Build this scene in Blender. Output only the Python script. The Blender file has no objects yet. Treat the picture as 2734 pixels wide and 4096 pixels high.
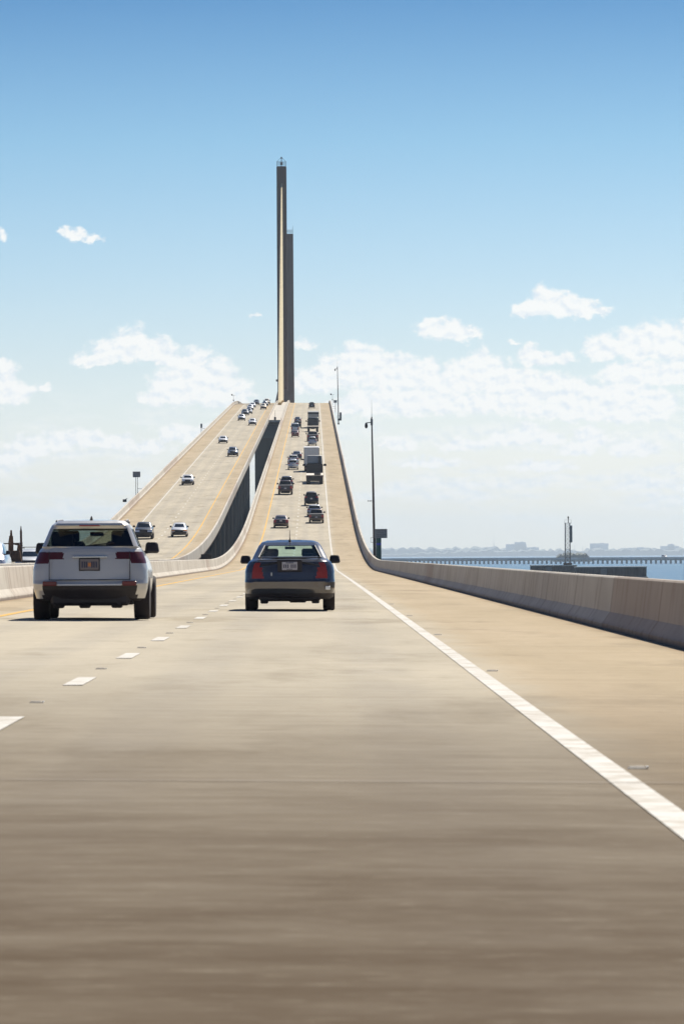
import bpy, math, random
from mathutils import Vector, Matrix
random.seed(7)
R = math.radians
C = bpy.context.scene.collection
scene = bpy.context.scene

# ------------------------------------------------------------------ camera
EYE = 1.15
cam_d = bpy.data.cameras.new('camera')
cam = bpy.data.objects.new('camera', cam_d)
C.objects.link(cam)
scene.camera = cam
cam_d.sensor_fit = 'HORIZONTAL'
cam_d.sensor_width = 24.0
cam_d.lens = 189.8
cam_d.clip_start = 0.5
cam_d.clip_end = 80000
cam.matrix_world = (Matrix.Translation((0, 0, EYE)) @ Matrix.Rotation(-0.00419, 4, 'Z')
                    @ Matrix.Rotation(R(90) + 0.00805, 4, 'X') @ Matrix.Rotation(-0.006, 4, 'Z'))
cam_d.dof.use_dof = True
cam_d.dof.focus_distance = 600
cam_d.dof.aperture_fstop = 14

# ------------------------------------------------------------------ light, sky, exposure
SUN_EL, SUN_AZ = R(45), R(25)
vs = scene.view_settings
vs.view_transform = 'Standard'
vs.look = 'None'
vs.gamma = 1.0
vs.use_curve_mapping = False
vs.exposure = 0.5
scene.cycles.use_denoising = True
sun_d = bpy.data.lights.new('sun', 'SUN')
sun_d.energy = 4.9
sun_d.angle = R(0.53)
sun_d.color = (1.0, 0.93, 0.82)
sun = bpy.data.objects.new('sun', sun_d)
C.objects.link(sun)
tosun = Vector((math.sin(SUN_AZ) * math.cos(SUN_EL), math.cos(SUN_AZ) * math.cos(SUN_EL), math.sin(SUN_EL)))
sun.rotation_euler = tosun.to_track_quat('Z', 'Y').to_euler()
sun.location = (60, 60, 300)

world = bpy.data.worlds.new('World')
scene.world = world
world.use_nodes = True
wt = world.node_tree
wt.nodes.clear()


class N:
    """small node helper"""
    def __init__(self, tree):
        self.t = tree

    def new(self, typ, **kw):
        n = self.t.nodes.new(typ)
        for k, v in kw.items():
            setattr(n, k, v)
        return n

    def put(self, sock, v):
        if isinstance(v, bpy.types.NodeSocket):
            self.t.links.new(v, sock)
        elif v is not None:
            sock.default_value = v

    def math(self, op, a, b=None, c=None, clamp=False):
        n = self.new('ShaderNodeMath', operation=op)
        n.use_clamp = clamp
        self.put(n.inputs[0], a)
        if b is not None:
            self.put(n.inputs[1], b)
        if c is not None:
            self.put(n.inputs[2], c)
        return n.outputs[0]

    def mix(self, f, a, b, mode='MIX'):
        n = self.new('ShaderNodeMix', data_type='RGBA', blend_type=mode)
        self.put(n.inputs[0], f)
        self.put(n.inputs[6], a if isinstance(a, bpy.types.NodeSocket) else (*a, 1)[:4])
        self.put(n.inputs[7], b if isinstance(b, bpy.types.NodeSocket) else (*b, 1)[:4])
        return n.outputs[2]

    def noise(self, vec, scale=1.0, detail=4.0, rough=0.55, dim='3D'):
        n = self.new('ShaderNodeTexNoise', noise_dimensions=dim)
        self.put(n.inputs['Vector'], vec)
        n.inputs['Scale'].default_value = scale
        n.inputs['Detail'].default_value = detail
        n.inputs['Roughness'].default_value = rough
        return n.outputs[0]

    def xyz(self, x, y, z=0.0):
        n = self.new('ShaderNodeCombineXYZ')
        self.put(n.inputs[0], x)
        self.put(n.inputs[1], y)
        self.put(n.inputs[2], z)
        return n.outputs[0]

    def step(self, v, a, b, lo=0.0, hi=1.0):
        n = self.new('ShaderNodeMapRange', interpolation_type='SMOOTHSTEP')
        self.put(n.inputs[0], v)
        for i, q in enumerate((a, b, lo, hi)):
            n.inputs[i + 1].default_value = q
        return n.outputs[0]

    def ramp(self, f, stops):
        n = self.new('ShaderNodeValToRGB')
        el = n.color_ramp.elements
        while len(el) < len(stops):
            el.new(0.5)
        for e, (p, c) in zip(el, stops):
            e.position = p
            e.color = (*c, 1)
        self.put(n.inputs[0], f)
        return n.outputs[0]


w = N(wt)
sky = w.new('ShaderNodeTexSky', sky_type='NISHITA')
sky.sun_disc = False
sky.sun_elevation = SUN_EL
sky.sun_rotation = SUN_AZ
sky.altitude = 0
sky.air_density = 1.0
sky.dust_density = 0.6
sky.ozone_density = 1.5
tc = w.new('ShaderNodeTexCoord')
sp = w.new('ShaderNodeSeparateXYZ')
wt.links.new(tc.outputs['Generated'], sp.inputs[0])
SC = 12400.0                                    # cloud coordinates: 12400 units per radian
U = w.math('MULTIPLY', w.math('ARCTAN2', sp.outputs[0], sp.outputs[1]), SC)
V = w.math('MULTIPLY', w.math('ARCSINE', sp.outputs[2]), SC)
# the sky deepens with height: a clear subtropical sky, pale at the horizon
tint = w.ramp(w.math('DIVIDE', V, 2600.0, clamp=True),
              [(0.0, (.62, .70, .83)), (.083, (.565, .635, .825)), (.166, (.45, .54, .725)), (.25, (.35, .468, .655)),
               (.366, (.228, .374, .55)), (.49, (.104, .232, .41)), (1.0, (.075, .185, .33))])
skyn = w.new('ShaderNodeMix', data_type='RGBA', blend_type='MULTIPLY')
skyn.inputs[0].default_value = 1.0
wt.links.new(sky.outputs[0], skyn.inputs[6])
wt.links.new(tint, skyn.inputs[7])
sky_col = skyn.outputs[2]

# blob group: 1 at the centre, 0 on the outline; flat below
g = bpy.data.node_groups.new('cloud_blob', 'ShaderNodeTree')
for nm in ('u', 'v', 'cu', 'cv', 'w', 'h', 'hb'):
    g.interface.new_socket(nm, in_out='INPUT', socket_type='NodeSocketFloat')
g.interface.new_socket('m', in_out='OUTPUT', socket_type='NodeSocketFloat')
gn = N(g)
gi = gn.new('NodeGroupInput')
go = gn.new('NodeGroupOutput')
du = gn.math('DIVIDE', gn.math('SUBTRACT', gi.outputs[0], gi.outputs[2]), gi.outputs[4])
dv = gn.math('SUBTRACT', gi.outputs[1], gi.outputs[3])
dv = gn.math('MAXIMUM', gn.math('DIVIDE', dv, gi.outputs[5]), gn.math('DIVIDE', gn.math('MULTIPLY', dv, -1.0), gi.outputs[6]))
r2 = gn.math('ADD', gn.math('MULTIPLY', du, du), gn.math('MULTIPLY', dv, dv))
g.links.new(gn.math('SUBTRACT', 1.0, gn.math('SQRT', r2)), go.inputs[0])

# (u, v of the cloud's base line, half width, height, depth below, weight)
CLOUDS = [(-575, 742, 22, 20, 14, .72), (-553, 735, 34, 18, 14, .72), (-512, 728, 36, 12, 10, .6), (-735, 738, 28, 14, 12, .75),
          (-427, 464, 48, 42, 14, 1), (-470, 458, 50, 30, 12, 1), (-380, 462, 56, 28, 10, 1), (-520, 446, 50, 16, 10, .9), (-335, 446, 42, 16, 10, .9),
          (-287, 400, 62, 52, 48, 1), (-330, 385, 52, 36, 34, 1), (-240, 392, 52, 46, 44, 1), (-372, 362, 40, 18, 18, .9), (-200, 372, 50, 30, 30, .95),
          (-722, 392, 34, 40, 36, 1), (-700, 372, 42, 24, 20, .95), (-728, 440, 32, 16, 12, .8), (-660, 382, 40, 14, 12, .68), (-625, 390, 26, 12, 10, .65),
          (516, 572, 36, 28, 22, 1), (556, 568, 46, 24, 20, 1), (600, 560, 46, 18, 16, 1), (480, 556, 34, 18, 12, .95), (642, 556, 34, 12, 10, .9),
          (258, 516, 34, 18, 14, .95), (295, 512, 40, 20, 18, 1), (340, 505, 36, 14, 14, .9), (490, 448, 32, 22, 16, .95), (520, 444, 30, 16, 14, .9), (555, 446, 32, 14, 12, .9),
          (655, 470, 46, 26, 28, .92), (730, 478, 60, 28, 30, 1), (790, 480, 70, 34, 30, 1), (870, 470, 80, 40, 30, 1), (690, 408, 50, 24, 20, .92), (750, 410, 60, 24, 22, .95), (820, 408, 60, 26, 22, .95),
          (90, 440, 40, 32, 40, 1), (50, 420, 50, 30, 36, 1), (126, 432, 34, 34, 50, 1), (0, 404, 50, 22, 26, 1), (180, 420, 50, 26, 40, 1), (236, 416, 46, 26, 40, 1), (-42, 392, 40, 16, 16, .9),
          (370, 420, 44, 34, 44, 1), (330, 405, 50, 30, 40, 1), (410, 408, 40, 30, 44, 1), (285, 396, 50, 24, 30, .95),
          (470, 388, 60, 28, 40, .95), (530, 380, 60, 26, 36, .95), (592, 370, 60, 26, 34, .95), (652, 362, 60, 26, 30, .95), (720, 354, 50, 30, 36, 1), (772, 340, 50, 26, 30, 1),
          (450, 350, 90, 28, 30, .9), (560, 330, 100, 26, 26, .85), (680, 322, 90, 24, 24, .9),
          (110, 345, 44, 30, 24, 1), (150, 352, 36, 30, 30, 1), (60, 338, 40, 20, 18, .9), (202, 350, 60, 26, 26, .95), (270, 352, 70, 26, 26, .95), (350, 345, 80, 24, 26, .85),
          (-27, 484, 36, 13, 10, .75), (-140, 552, 28, 8, 7, .5), (450, 486, 24, 10, 8, .6),
          (-592, 262, 60, 26, 22, .82), (-660, 250, 60, 26, 20, .82), (-530, 268, 50, 22, 20, .8), (-470, 262, 60, 18, 18, .75), (-320, 280, 60, 24, 20, .8), (-255, 275, 60, 24, 20, .8), (-400, 250, 90, 20, 20, .7), (-710, 225, 80, 22, 20, .75),
          (480, 272, 50, 24, 20, .88), (430, 262, 50, 20, 18, .82), (532, 262, 40, 18, 16, .82), (622, 262, 50, 26, 22, .82), (590, 240, 60, 18, 16, .75), (330, 250, 80, 18, 18, .72), (180, 255, 70, 18, 18, .72), (720, 240, 80, 26, 22, .78),
          (250, 210, 120, 16, 16, .65), (500, 200, 120, 18, 16, .65),
          (1000, 420, 200, 70, 40, 1), (1150, 300, 260, 90, 60, 1), (-980, 420, 170, 70, 40, 1), (-1100, 280, 260, 80, 60, 1), (1250, 560, 140, 50, 24, .9), (-1300, 520, 150, 60, 24, .9)]
warp = w.noise(w.xyz(w.math('MULTIPLY', U, .034), w.math('MULTIPLY', V, .045)), 1.0, 3.0, .55)
Uw = w.math('MULTIPLY_ADD', w.math('SUBTRACT', warp, .5), 46.0, U)
warp2 = w.noise(w.xyz(w.math('MULTIPLY', U, .036), w.math('MULTIPLY', V, .045), 7.0), 1.0, 3.0, .55)
Vw = w.math('MULTIPLY_ADD', w.math('SUBTRACT', warp2, .5), 34.0, V)
M = None
for cu, cv, cw, ch, cb, wt_ in CLOUDS:
    n = w.new('ShaderNodeGroup')
    n.node_tree = g
    wt.links.new(Uw, n.inputs[0])
    wt.links.new(Vw, n.inputs[1])
    for i, q in enumerate((cu, cv, cw * 1.42, ch * 1.85, cb * 1.45)):
        n.inputs[i + 2].default_value = q
    o = w.math('MULTIPLY_ADD', n.outputs[0], 1.0, wt_ - 1.0)
    M = o if M is None else w.math('SMOOTH_MAX', M, o, .12)


def puffs(du, dv):
    """billow texture of the clouds, sampled du, dv units away"""
    f_ = w.noise(w.xyz(w.math('MULTIPLY', w.math('ADD', U, du), .030), w.math('MULTIPLY', w.math('ADD', V, dv), .040)), 1.0, 6.0, .55)
    return w.math('SUBTRACT', f_, .5)


fine = puffs(0.0, 0.0)
fine2 = puffs(7.0, 11.0)
core = w.math('SMOOTH_MIN', M, .60, .2)
dens = w.math('MULTIPLY_ADD', fine, 1.0, core)
alpha = w.step(dens, -.02, .42)
# low, thin layer clouds near the horizon, all the way round
lay = w.noise(w.xyz(w.math('MULTIPLY', U, .0045), w.math('MULTIPLY', V, .016), 3.0), 1.0, 5.0, .6)
env = w.math('MULTIPLY', w.step(V, 20.0, 140.0), w.step(V, 420.0, 200.0))
veil = w.math('MULTIPLY', w.step(lay, .42, .66), w.math('MULTIPLY', env, .8))
# scattered cumulus over the rest of the sky, above the frame too
hi = w.noise(w.xyz(w.math('MULTIPLY', sp.outputs[0], w.math('DIVIDE', 1.6, w.math('MAXIMUM', sp.outputs[2], .1))),
                   w.math('MULTIPLY', sp.outputs[1], w.math('DIVIDE', 1.6, w.math('MAXIMUM', sp.outputs[2], .1))), 1.5), 1.0, 6.0, .55)
hia = w.math('MULTIPLY', w.step(hi, .60, .72), w.step(V, 1700.0, 2600.0))
a_all = w.math('MAXIMUM', w.math('MAXIMUM', w.math('MULTIPLY', alpha, .92), veil), w.math('MULTIPLY', hia, .8))
shade = w.math('ADD', w.math('MULTIPLY', w.math('SUBTRACT', fine, fine2), 3.6), w.step(dens, .05, .55, -.02, .28))
cloud_col = w.mix(w.math('ADD', .62, shade, clamp=True), (4.7, 5.1, 5.45), (6.0, 5.97, 5.8))
final = w.mix(a_all, sky_col, cloud_col)
bg = w.new('ShaderNodeBackground')
bg.inputs['Strength'].default_value = 0.12
wt.links.new(final, bg.inputs['Color'])
out = w.new('ShaderNodeOutputWorld')
wt.links.new(bg.outputs[0], out.inputs['Surface'])


# ------------------------------------------------------------------ helpers
def link(o, parent=None):
    C.objects.link(o)
    if parent is not None:
        o.parent = parent
    return o


def tag(o, label=None, cat=None, group=None, kind=None):
    if label:
        o['label'] = label
    if cat:
        o['category'] = cat
    if group:
        o['group'] = group
    if kind:
        o['kind'] = kind
    return o


def thing(name, label, cat, loc=(0, 0, 0), rot=(0, 0, 0), group=None):
    o = bpy.data.objects.new(name, None)
    o.empty_display_size = .3
    o.location = loc
    o.rotation_euler = rot
    link(o)
    return tag(o, label, cat, group)


def mesh(name, vs_, fs, mat, parent=None, smooth=False, uv=None, own=False):
    me = bpy.data.meshes.new(name)
    me.from_pydata([tuple(v) for v in vs_], [], fs)
    me.validate()
    if uv is not None:
        l = me.uv_layers.new(name='UVMap')
        for lp in me.loops:
            l.data[lp.index].uv = uv[lp.vertex_index]
    me.materials.append(mat)
    if smooth:
        me.polygons.foreach_set('use_smooth', [True] * len(me.polygons))
        me.set_sharp_from_angle(angle=R(smooth if smooth is not True else 40))
    me.update()
    o = bpy.data.objects.new(name, me)
    link(o, parent)
    if own:
        o.material_slots[0].link = 'OBJECT'
        o.material_slots[0].material = mat
    return o


class B:
    """collects simple solids into one mesh"""
    def __init__(self):
        self.v = []
        self.f = []

    def add(self, vs_, fs):
        n = len(self.v)
        self.v += [tuple(v) for v in vs_]
        self.f += [tuple(i + n for i in f) for f in fs]
        return self

    def box(self, c, s, taper=(1, 1), bev=0.0):
        x, y, z = s[0] / 2, s[1] / 2, s[2] / 2
        if bev:
            def ring(k, zz, tx, ty):
                X, Y = (x - k) * tx, (y - k) * ty
                b = bev
                return [(c[0] + q[0], c[1] + q[1], c[2] + zz) for q in
                        ((-X + b, -Y), (X - b, -Y), (X, -Y + b), (X, Y - b), (X - b, Y), (-X + b, Y), (-X, Y - b), (-X, -Y + b))]
            rs = [ring(bev, -z, 1, 1), ring(0, -z + bev, 1, 1), ring(0, z - bev, *taper), ring(bev, z, *taper)]
            vs_ = sum(rs, [])
            fs = [tuple(range(7, -1, -1)), tuple(range(24, 32))]
            for k in range(3):
                for i in range(8):
                    j = (i + 1) % 8
                    fs.append((k * 8 + i, k * 8 + j, k * 8 + 8 + j, k * 8 + 8 + i))
            return self.add(vs_, fs)
        tx, ty = taper
        vs_ = [(c[0] + a * x * (tx if d > 0 else 1), c[1] + b * y * (ty if d > 0 else 1), c[2] + d * z)
               for d in (-1, 1) for a, b in ((-1, -1), (1, -1), (1, 1), (-1, 1))]
        return self.add(vs_, [(3, 2, 1, 0), (4, 5, 6, 7), (0, 1, 5, 4), (1, 2, 6, 5), (2, 3, 7, 6), (3, 0, 4, 7)])

    def tube(self, p, q, r, r2=None, n=8, caps=True):
        p, q = Vector(p), Vector(q)
        d = (q - p).normalized()
        a = d.orthogonal().normalized()
        b = d.cross(a)
        r2 = r if r2 is None else r2
        vs_ = []
        for c_, rr in ((p, r), (q, r2)):
            for i in range(n):
                t = 2 * math.pi * i / n
                vs_.append(c_ + (a * math.cos(t) + b * math.sin(t)) * rr)
        fs = [(i, (i + 1) % n, n + (i + 1) % n, n + i) for i in range(n)]
        if caps:
            fs += [tuple(range(n - 1, -1, -1)), tuple(range(n, 2 * n))]
        return self.add(vs_, fs)

    def lathe_x(self, prof, n=20):
        """profile of (x, radius) turned round the X axis"""
        vs_ = []
        for x, r in prof:
            for i in range(n):
                t = 2 * math.pi * i / n
                vs_.append((x, r * math.cos(t), r * math.sin(t)))
        fs = []
        for k in range(len(prof) - 1):
            for i in range(n):
                j = (i + 1) % n
                fs.append((k * n + i, k * n + j, k * n + n + j, k * n + n + i))
        fs += [tuple(range(n - 1, -1, -1)), tuple(range((len(prof) - 1) * n, len(prof) * n))]
        return self.add(vs_, fs)

    def build(self, name, mat, parent=None, smooth=False, own=False, loc=None):
        o = mesh(name, self.v, self.f, mat, parent, smooth, own=own)
        if loc is not None:
            o.location = loc
        return o


def copy_tree(o, parent=None):
    c = o.copy()
    C.objects.link(c)
    c.parent = parent
    for ch in list(o.children):
        copy_tree(ch, c)
    return c


# ------------------------------------------------------------------ materials
def pbr(name, col, rough=.6, metal=0.0, coat=0.0, spec=.5, emit=None):
    m = bpy.data.materials.new(name)
    m.use_nodes = True
    p = m.node_tree.nodes['Principled BSDF']
    p.inputs['Base Color'].default_value = (*col, 1)
    p.inputs['Roughness'].default_value = rough
    p.inputs['Metallic'].default_value = metal
    p.inputs['Coat Weight'].default_value = coat
    p.inputs['Coat Roughness'].default_value = .08
    p.inputs['Specular IOR Level'].default_value = spec
    if emit:
        p.inputs['Emission Color'].default_value = (*emit[0], 1)
        p.inputs['Emission Strength'].default_value = emit[1]
    return m


def grainy(name, col, var=.15, scale=6.0, rough=.7, metal=0.0, coat=0.0, stretch=(1, 1, 1), bump=0.0):
    m = pbr(name, col, rough, metal, coat)
    n = N(m.node_tree)
    p = m.node_tree.nodes['Principled BSDF']
    t = n.new('ShaderNodeTexCoord')
    mp = n.new('ShaderNodeMapping')
    mp.inputs['Scale'].default_value = stretch
    m.node_tree.links.new(t.outputs['Object'], mp.inputs[0])
    f = n.noise(mp.outputs[0], scale, 5.0, .6)
    c = n.mix(n.step(f, .3, .7), tuple(q * (1 - var) for q in col), tuple(min(1, q * (1 + var)) for q in col))
    n.put(p.inputs['Base Color'], c)
    n.put(p.inputs['Roughness'], n.math('MULTIPLY_ADD', f, .2, rough - .1))
    if bump:
        b = n.new('ShaderNodeBump')
        b.inputs['Strength'].default_value = bump
        n.put(b.inputs['Height'], f)
        n.put(p.inputs['Normal'], b.outputs[0])
    return m


def paint(name, col, metal=.35, rough=.38):
    m = grainy(name, col, .05, 1.5, rough, metal, .8)
    return m


def tinted(name, col, see=.5):
    m = bpy.data.materials.new(name)
    m.use_nodes = True
    t = m.node_tree
    t.nodes.clear()
    n = N(t)
    tr = n.new('ShaderNodeBsdfTransparent')
    tr.inputs[0].default_value = (*[c * see for c in col], 1)
    gl = n.new('ShaderNodeBsdfGlossy')
    gl.inputs['Roughness'].default_value = .03
    mx = n.new('ShaderNodeMixShader')
    mx.inputs[0].default_value = .07
    t.links.new(tr.outputs[0], mx.inputs[1])
    t.links.new(gl.outputs[0], mx.inputs[2])
    o = n.new('ShaderNodeOutputMaterial')
    t.links.new(mx.outputs[0], o.inputs[0])
    return m


def road_material():
    m = pbr('road_concrete', (.4, .36, .3), .85)
    n = N(m.node_tree)
    p = m.node_tree.nodes['Principled BSDF']
    p.inputs['Specular IOR Level'].default_value = .06
    uv = n.new('ShaderNodeUVMap')
    s = n.new('ShaderNodeSeparateXYZ')
    n.put(s.inputs[0], uv.outputs[0])
    o, d = s.outputs[0], s.outputs[1]          # o: metres from the edge line, + to the outer shoulder
    big = n.noise(n.xyz(n.math('MULTIPLY', o, .25), n.math('MULTIPLY', d, .035)), 1.0, 4.0, .6)
    mid = n.noise(n.xyz(n.math('MULTIPLY', o, .9), n.math('MULTIPLY', d, .35)), 1.0, 5.0, .6)
    tine = n.noise(n.xyz(n.math('MULTIPLY', o, .30), n.math('MULTIPLY', d, 8.0)), 1.0, 6.0, .72)
    fib = n.noise(n.xyz(n.math('MULTIPLY', o, 3.5), n.math('MULTIPLY', d, 16.0), 2.0), 1.0, 5.0, .75)
    gritn = n.noise(n.xyz(n.math('MULTIPLY', o, 40.0), n.math('MULTIPLY', d, 40.0)), 1.0, 3.0, .7)
    wob = n.math('MULTIPLY_ADD', n.math('SUBTRACT', mid, .5), .9, o)
    lane = n.mix(n.step(big, .35, .65), (.45, .405, .318), (.54, .485, .378))
    # tyre tracks: two grey bands per lane
    lw = n.math('WRAP', n.math('MULTIPLY', o, -1.0), 3.66, 0.0)
    tr = n.math('ABSOLUTE', n.math('SUBTRACT', n.math('ABSOLUTE', n.math('SUBTRACT', lw, 1.83)), .88))
    track = n.math('MULTIPLY', n.step(tr, .5, .12), n.step(mid, .2, .8, .3, 1.0))
    lane = n.mix(n.math('MULTIPLY', track, .30), lane, (.30, .285, .265))
    tan = n.mix(n.step(big, .3, .7), (.42, .335, .215), (.50, .40, .27))
    sh = n.math('MAXIMUM', n.step(wob, -.25, .7), n.step(wob, -7.1, -8.0))
    col = n.mix(n.math('MULTIPLY', sh, .9), lane, tan)
    # dirt along the barrier foot
    foot = n.math('MAXIMUM', n.step(wob, 2.55, 3.0), n.step(wob, -8.75, -9.1))
    col = n.mix(n.math('MULTIPLY', foot, .6), col, (.20, .13, .075))
    rust = n.math('MULTIPLY', n.step(mid, .58, .75), n.step(wob, .6, 2.2))
    col = n.mix(n.math('MULTIPLY', rust, .35), col, (.50, .33, .17))
    col = n.mix(n.math('MULTIPLY', n.step(tine, .42, .70), .45), col, (.25, .205, .14))
    col = n.mix(n.math('MULTIPLY', n.step(tine, .5, .3), .16), col, (.56, .52, .45))
    # old dark stains, a few per hundred metres
    st = n.noise(n.xyz(n.math('MULTIPLY', o, .45), n.math('MULTIPLY', d, .11), 5.0), 1.0, 5.0, .65)
    col = n.mix(n.math('MULTIPLY', n.step(st, .50, .70), .42), col, (.20, .162, .108))
    col = n.mix(n.math('MULTIPLY', n.step(gritn, .55, .8), .25), col, (.22, .19, .15))
    # lens and windscreen darkening painted into the road colour, browner towards the camera
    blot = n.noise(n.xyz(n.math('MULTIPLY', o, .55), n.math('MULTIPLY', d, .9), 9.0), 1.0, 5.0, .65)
    lens_shade = n.math('MULTIPLY', n.step(n.math('MULTIPLY_ADD', n.math('SUBTRACT', mid, .5), 5.0, d), 56.0, 12.0), n.step(blot, .35, .65, .84, 1.0))
    col = n.mix(n.math('MULTIPLY', lens_shade, .96), col, (.075, .047, .022))
    col = n.mix(n.math('MULTIPLY', n.step(fib, .50, .68), .42), col, (.13, .105, .07))
    col = n.mix(n.math('MULTIPLY', n.step(fib, .46, .30), .28), col, (.50, .45, .35))
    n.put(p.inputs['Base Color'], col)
    bp = n.new('ShaderNodeBump')
    bp.inputs['Strength'].default_value = .25
    bp.inputs['Distance'].default_value = .01
    n.put(bp.inputs['Height'], n.math('ADD', tine, gritn))
    n.put(p.inputs['Normal'], bp.outputs[0])
    return m


def barrier_material():
    m = pbr('barrier_concrete', (.4, .37, .31), .85)
    n = N(m.node_tree)
    p = m.node_tree.nodes['Principled BSDF']
    uv = n.new('ShaderNodeUVMap')
    s = n.new('ShaderNodeSeparateXYZ')
    n.put(s.inputs[0], uv.outputs[0])
    d, h = s.outputs[0], s.outputs[1]
    oi = n.new('ShaderNodeObjectInfo')
    streak = n.noise(n.xyz(n.math('MULTIPLY', d, 1.1), n.math('MULTIPLY', h, .35)), 1.0, 5.0, .65)
    broad = n.noise(n.xyz(n.math('MULTIPLY', d, .16), n.math('MULTIPLY', h, .6), 4.0), 1.0, 3.0, .6)
    col = n.mix(n.step(broad, .3, .7), (.46, .42, .35), (.56, .52, .445))
    col = n.mix(n.math('MULTIPLY', n.step(streak, .48, .70), .60), col, (.25, .185, .13))
    jt = n.math('ABSOLUTE', n.math('SUBTRACT', n.math('WRAP', n.math('MULTIPLY_ADD', n.math('SUBTRACT', streak, .5), .35, d), 12.19, 0.0), 6.095))
    col = n.mix(n.math('MULTIPLY', n.step(jt, 5.8, 6.07), .35), col, (.17, .11, .075))
    col = n.mix(n.math('MULTIPLY', n.step(oi.outputs['Random'], .80, .86), .45), col, (.30, .20, .14))
    dirt = n.math('MULTIPLY', n.step(n.math('MULTIPLY_ADD', n.math('SUBTRACT', streak, .5), .25, h), .14, .0), .8)
    col = n.mix(dirt, col, (.13, .075, .045))
    n.put(p.inputs['Base Color'], col)
    bp = n.new('ShaderNodeBump')
    bp.inputs['Strength'].default_value = .2
    bp.inputs['Distance'].default_value = .02
    n.put(bp.inputs['Height'], n.noise(n.xyz(n.math('MULTIPLY', d, 9.0), n.math('MULTIPLY', h, 9.0)), 1.0, 4.0, .6))
    n.put(p.inputs['Normal'], bp.outputs[0])
    return m


def line_material(name, col):
    m = pbr(name, col, .9, spec=.06)
    n = N(m.node_tree)
    p = m.node_tree.nodes['Principled BSDF']
    g_ = n.new('ShaderNodeNewGeometry')
    f = n.noise(g_.outputs['Position'], 3.0, 5.0, .7)
    f2 = n.noise(g_.outputs['Position'], .25, 3.0, .6)
    k = n.math('MULTIPLY', n.step(f, .40, .62), n.step(f2, .25, .75, .25, .85))
    n.put(p.inputs['Base Color'], n.mix(k, col, (.42, .37, .29)))
    return m


def water_material():
    m = pbr('sea_water', (.03, .10, .15), .12, spec=.5)
    n = N(m.node_tree)
    p = m.node_tree.nodes['Principled BSDF']
    g_ = n.new('ShaderNodeNewGeometry')
    mp = n.new('ShaderNodeMapping')
    mp.inputs['Scale'].default_value = (.05, .012, 1)
    n.put(mp.inputs[0], g_.outputs['Position'])
    f = n.noise(mp.outputs[0], 1.0, 6.0, .6)
    f2 = n.noise(g_.outputs['Position'], .35, 4.0, .6)
    n.put(p.inputs['Base Color'], n.mix(n.step(f, .35, .65), (.02, .085, .14), (.05, .15, .21)))
    n.put(p.inputs['Roughness'], n.math('MULTIPLY_ADD', f, .2, .12))
    bp = n.new('ShaderNodeBump')
    bp.inputs['Strength'].default_value = .6
    bp.inputs['Distance'].default_value = .5
    n.put(bp.inputs['Height'], n.math('ADD', f2, f))
    n.put(p.inputs['Normal'], bp.outputs[0])
    return m


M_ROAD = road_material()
M_BAR = barrier_material()
M_WHITE = line_material('white_line_paint', (.68, .665, .62))
M_YELLOW = line_material('yellow_line_paint', (.78, .46, .10))
M_STUD = grainy('dark_stud_plastic', (.44, .39, .31), .2, 20, .6)
M_STUDW = grainy('white_stud_plastic', (.75, .75, .7), .1, 20, .4)
M_JOINT = grainy('dark_joint_seal', (.17, .14, .115), .3, 4, .8)
M_DECK = grainy('deck_concrete', (.13, .11, .11), .15, .25, .85, bump=.1)
M_PIER = grainy('pier_concrete', (.10, .062, .054), .25, .5, .9, stretch=(1, 1, .1))
_n = N(M_PIER.node_tree)                            # each pier's tone lightened by a random amount
_p = M_PIER.node_tree.nodes['Principled BSDF']
_c = _p.inputs['Base Color'].links[0].from_socket
_o = _n.new('ShaderNodeObjectInfo')
_n.put(_p.inputs['Base Color'], _n.mix(_n.math('MULTIPLY', _o.outputs['Random'], .55), _c, (.24, .19, .17)))
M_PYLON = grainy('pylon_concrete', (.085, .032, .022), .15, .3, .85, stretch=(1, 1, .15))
M_MED = grainy('median_concrete', (.47, .435, .37), .1, .15, .85)
M_CABLE = grainy('yellow_cable_paint', (.82, .69, .45), .08, .8, .85)
M_CABLE.node_tree.nodes['Principled BSDF'].inputs['Specular IOR Level'].default_value = .08
M_ANCHOR = grainy('amber_paint', (.72, .40, .07), .12, 1.2, .5)
M_STEEL = grainy('galvanised_steel', (.16, .155, .16), .2, 3, .5, .5)
M_RUSTPOLE = grainy('weathered_steel', (.10, .065, .06), .3, 2.5, .7, .1, stretch=(1, 1, .2))
M_RUST = grainy('rust_steel', (.13, .062, .032), .4, 4, .85, stretch=(1, 1, .4))
M_DARK = grainy('dark_plastic', (.022, .016, .018), .2, 8, .55)
M_TYRE = grainy('tyre_rubber', (.020, .014, .016), .25, 14, .85)
M_RIM = grainy('alloy_rim', (.35, .35, .36), .1, 8, .35, .8)
M_SEAT = grainy('seat_fabric', (.035, .035, .045), .2, 9, .9)
M_GLASS = pbr('dark_car_glass', (.012, .014, .018), .04, coat=.3)
M_CLEAR = tinted('clear_car_glass', (.80, .95, .92), .93)
M_TINT = tinted('smoked_car_glass', (.72, .80, .72), .31)
M_PRIV = pbr('privacy_glass', (.012, .009, .012), .05)
M_TAIL = pbr('red_lamp_lens', (.36, .040, .026), .35, coat=.15)
M_TAILD = pbr('dark_red_lamp_lens', (.085, .008, .008), .35, coat=.15)
M_REFL = pbr('red_reflector', (.16, .02, .02), .3)
M_HEAD = pbr('clear_lamp_lens', (.75, .76, .78), .1, .4, .6)
M_AMBER = pbr('amber_lamp_lens', (.85, .33, .05), .2, coat=.6)
M_CHROME = pbr('chrome', (.6, .6, .62), .14, 1.0)
M_PLATE = pbr('plate_white', (.50, .48, .50), .5)
M_PLATED = pbr('plate_dull', (.20, .17, .17), .5)
M_INK = pbr('plate_ink', (.05, .05, .09), .5)
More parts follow.
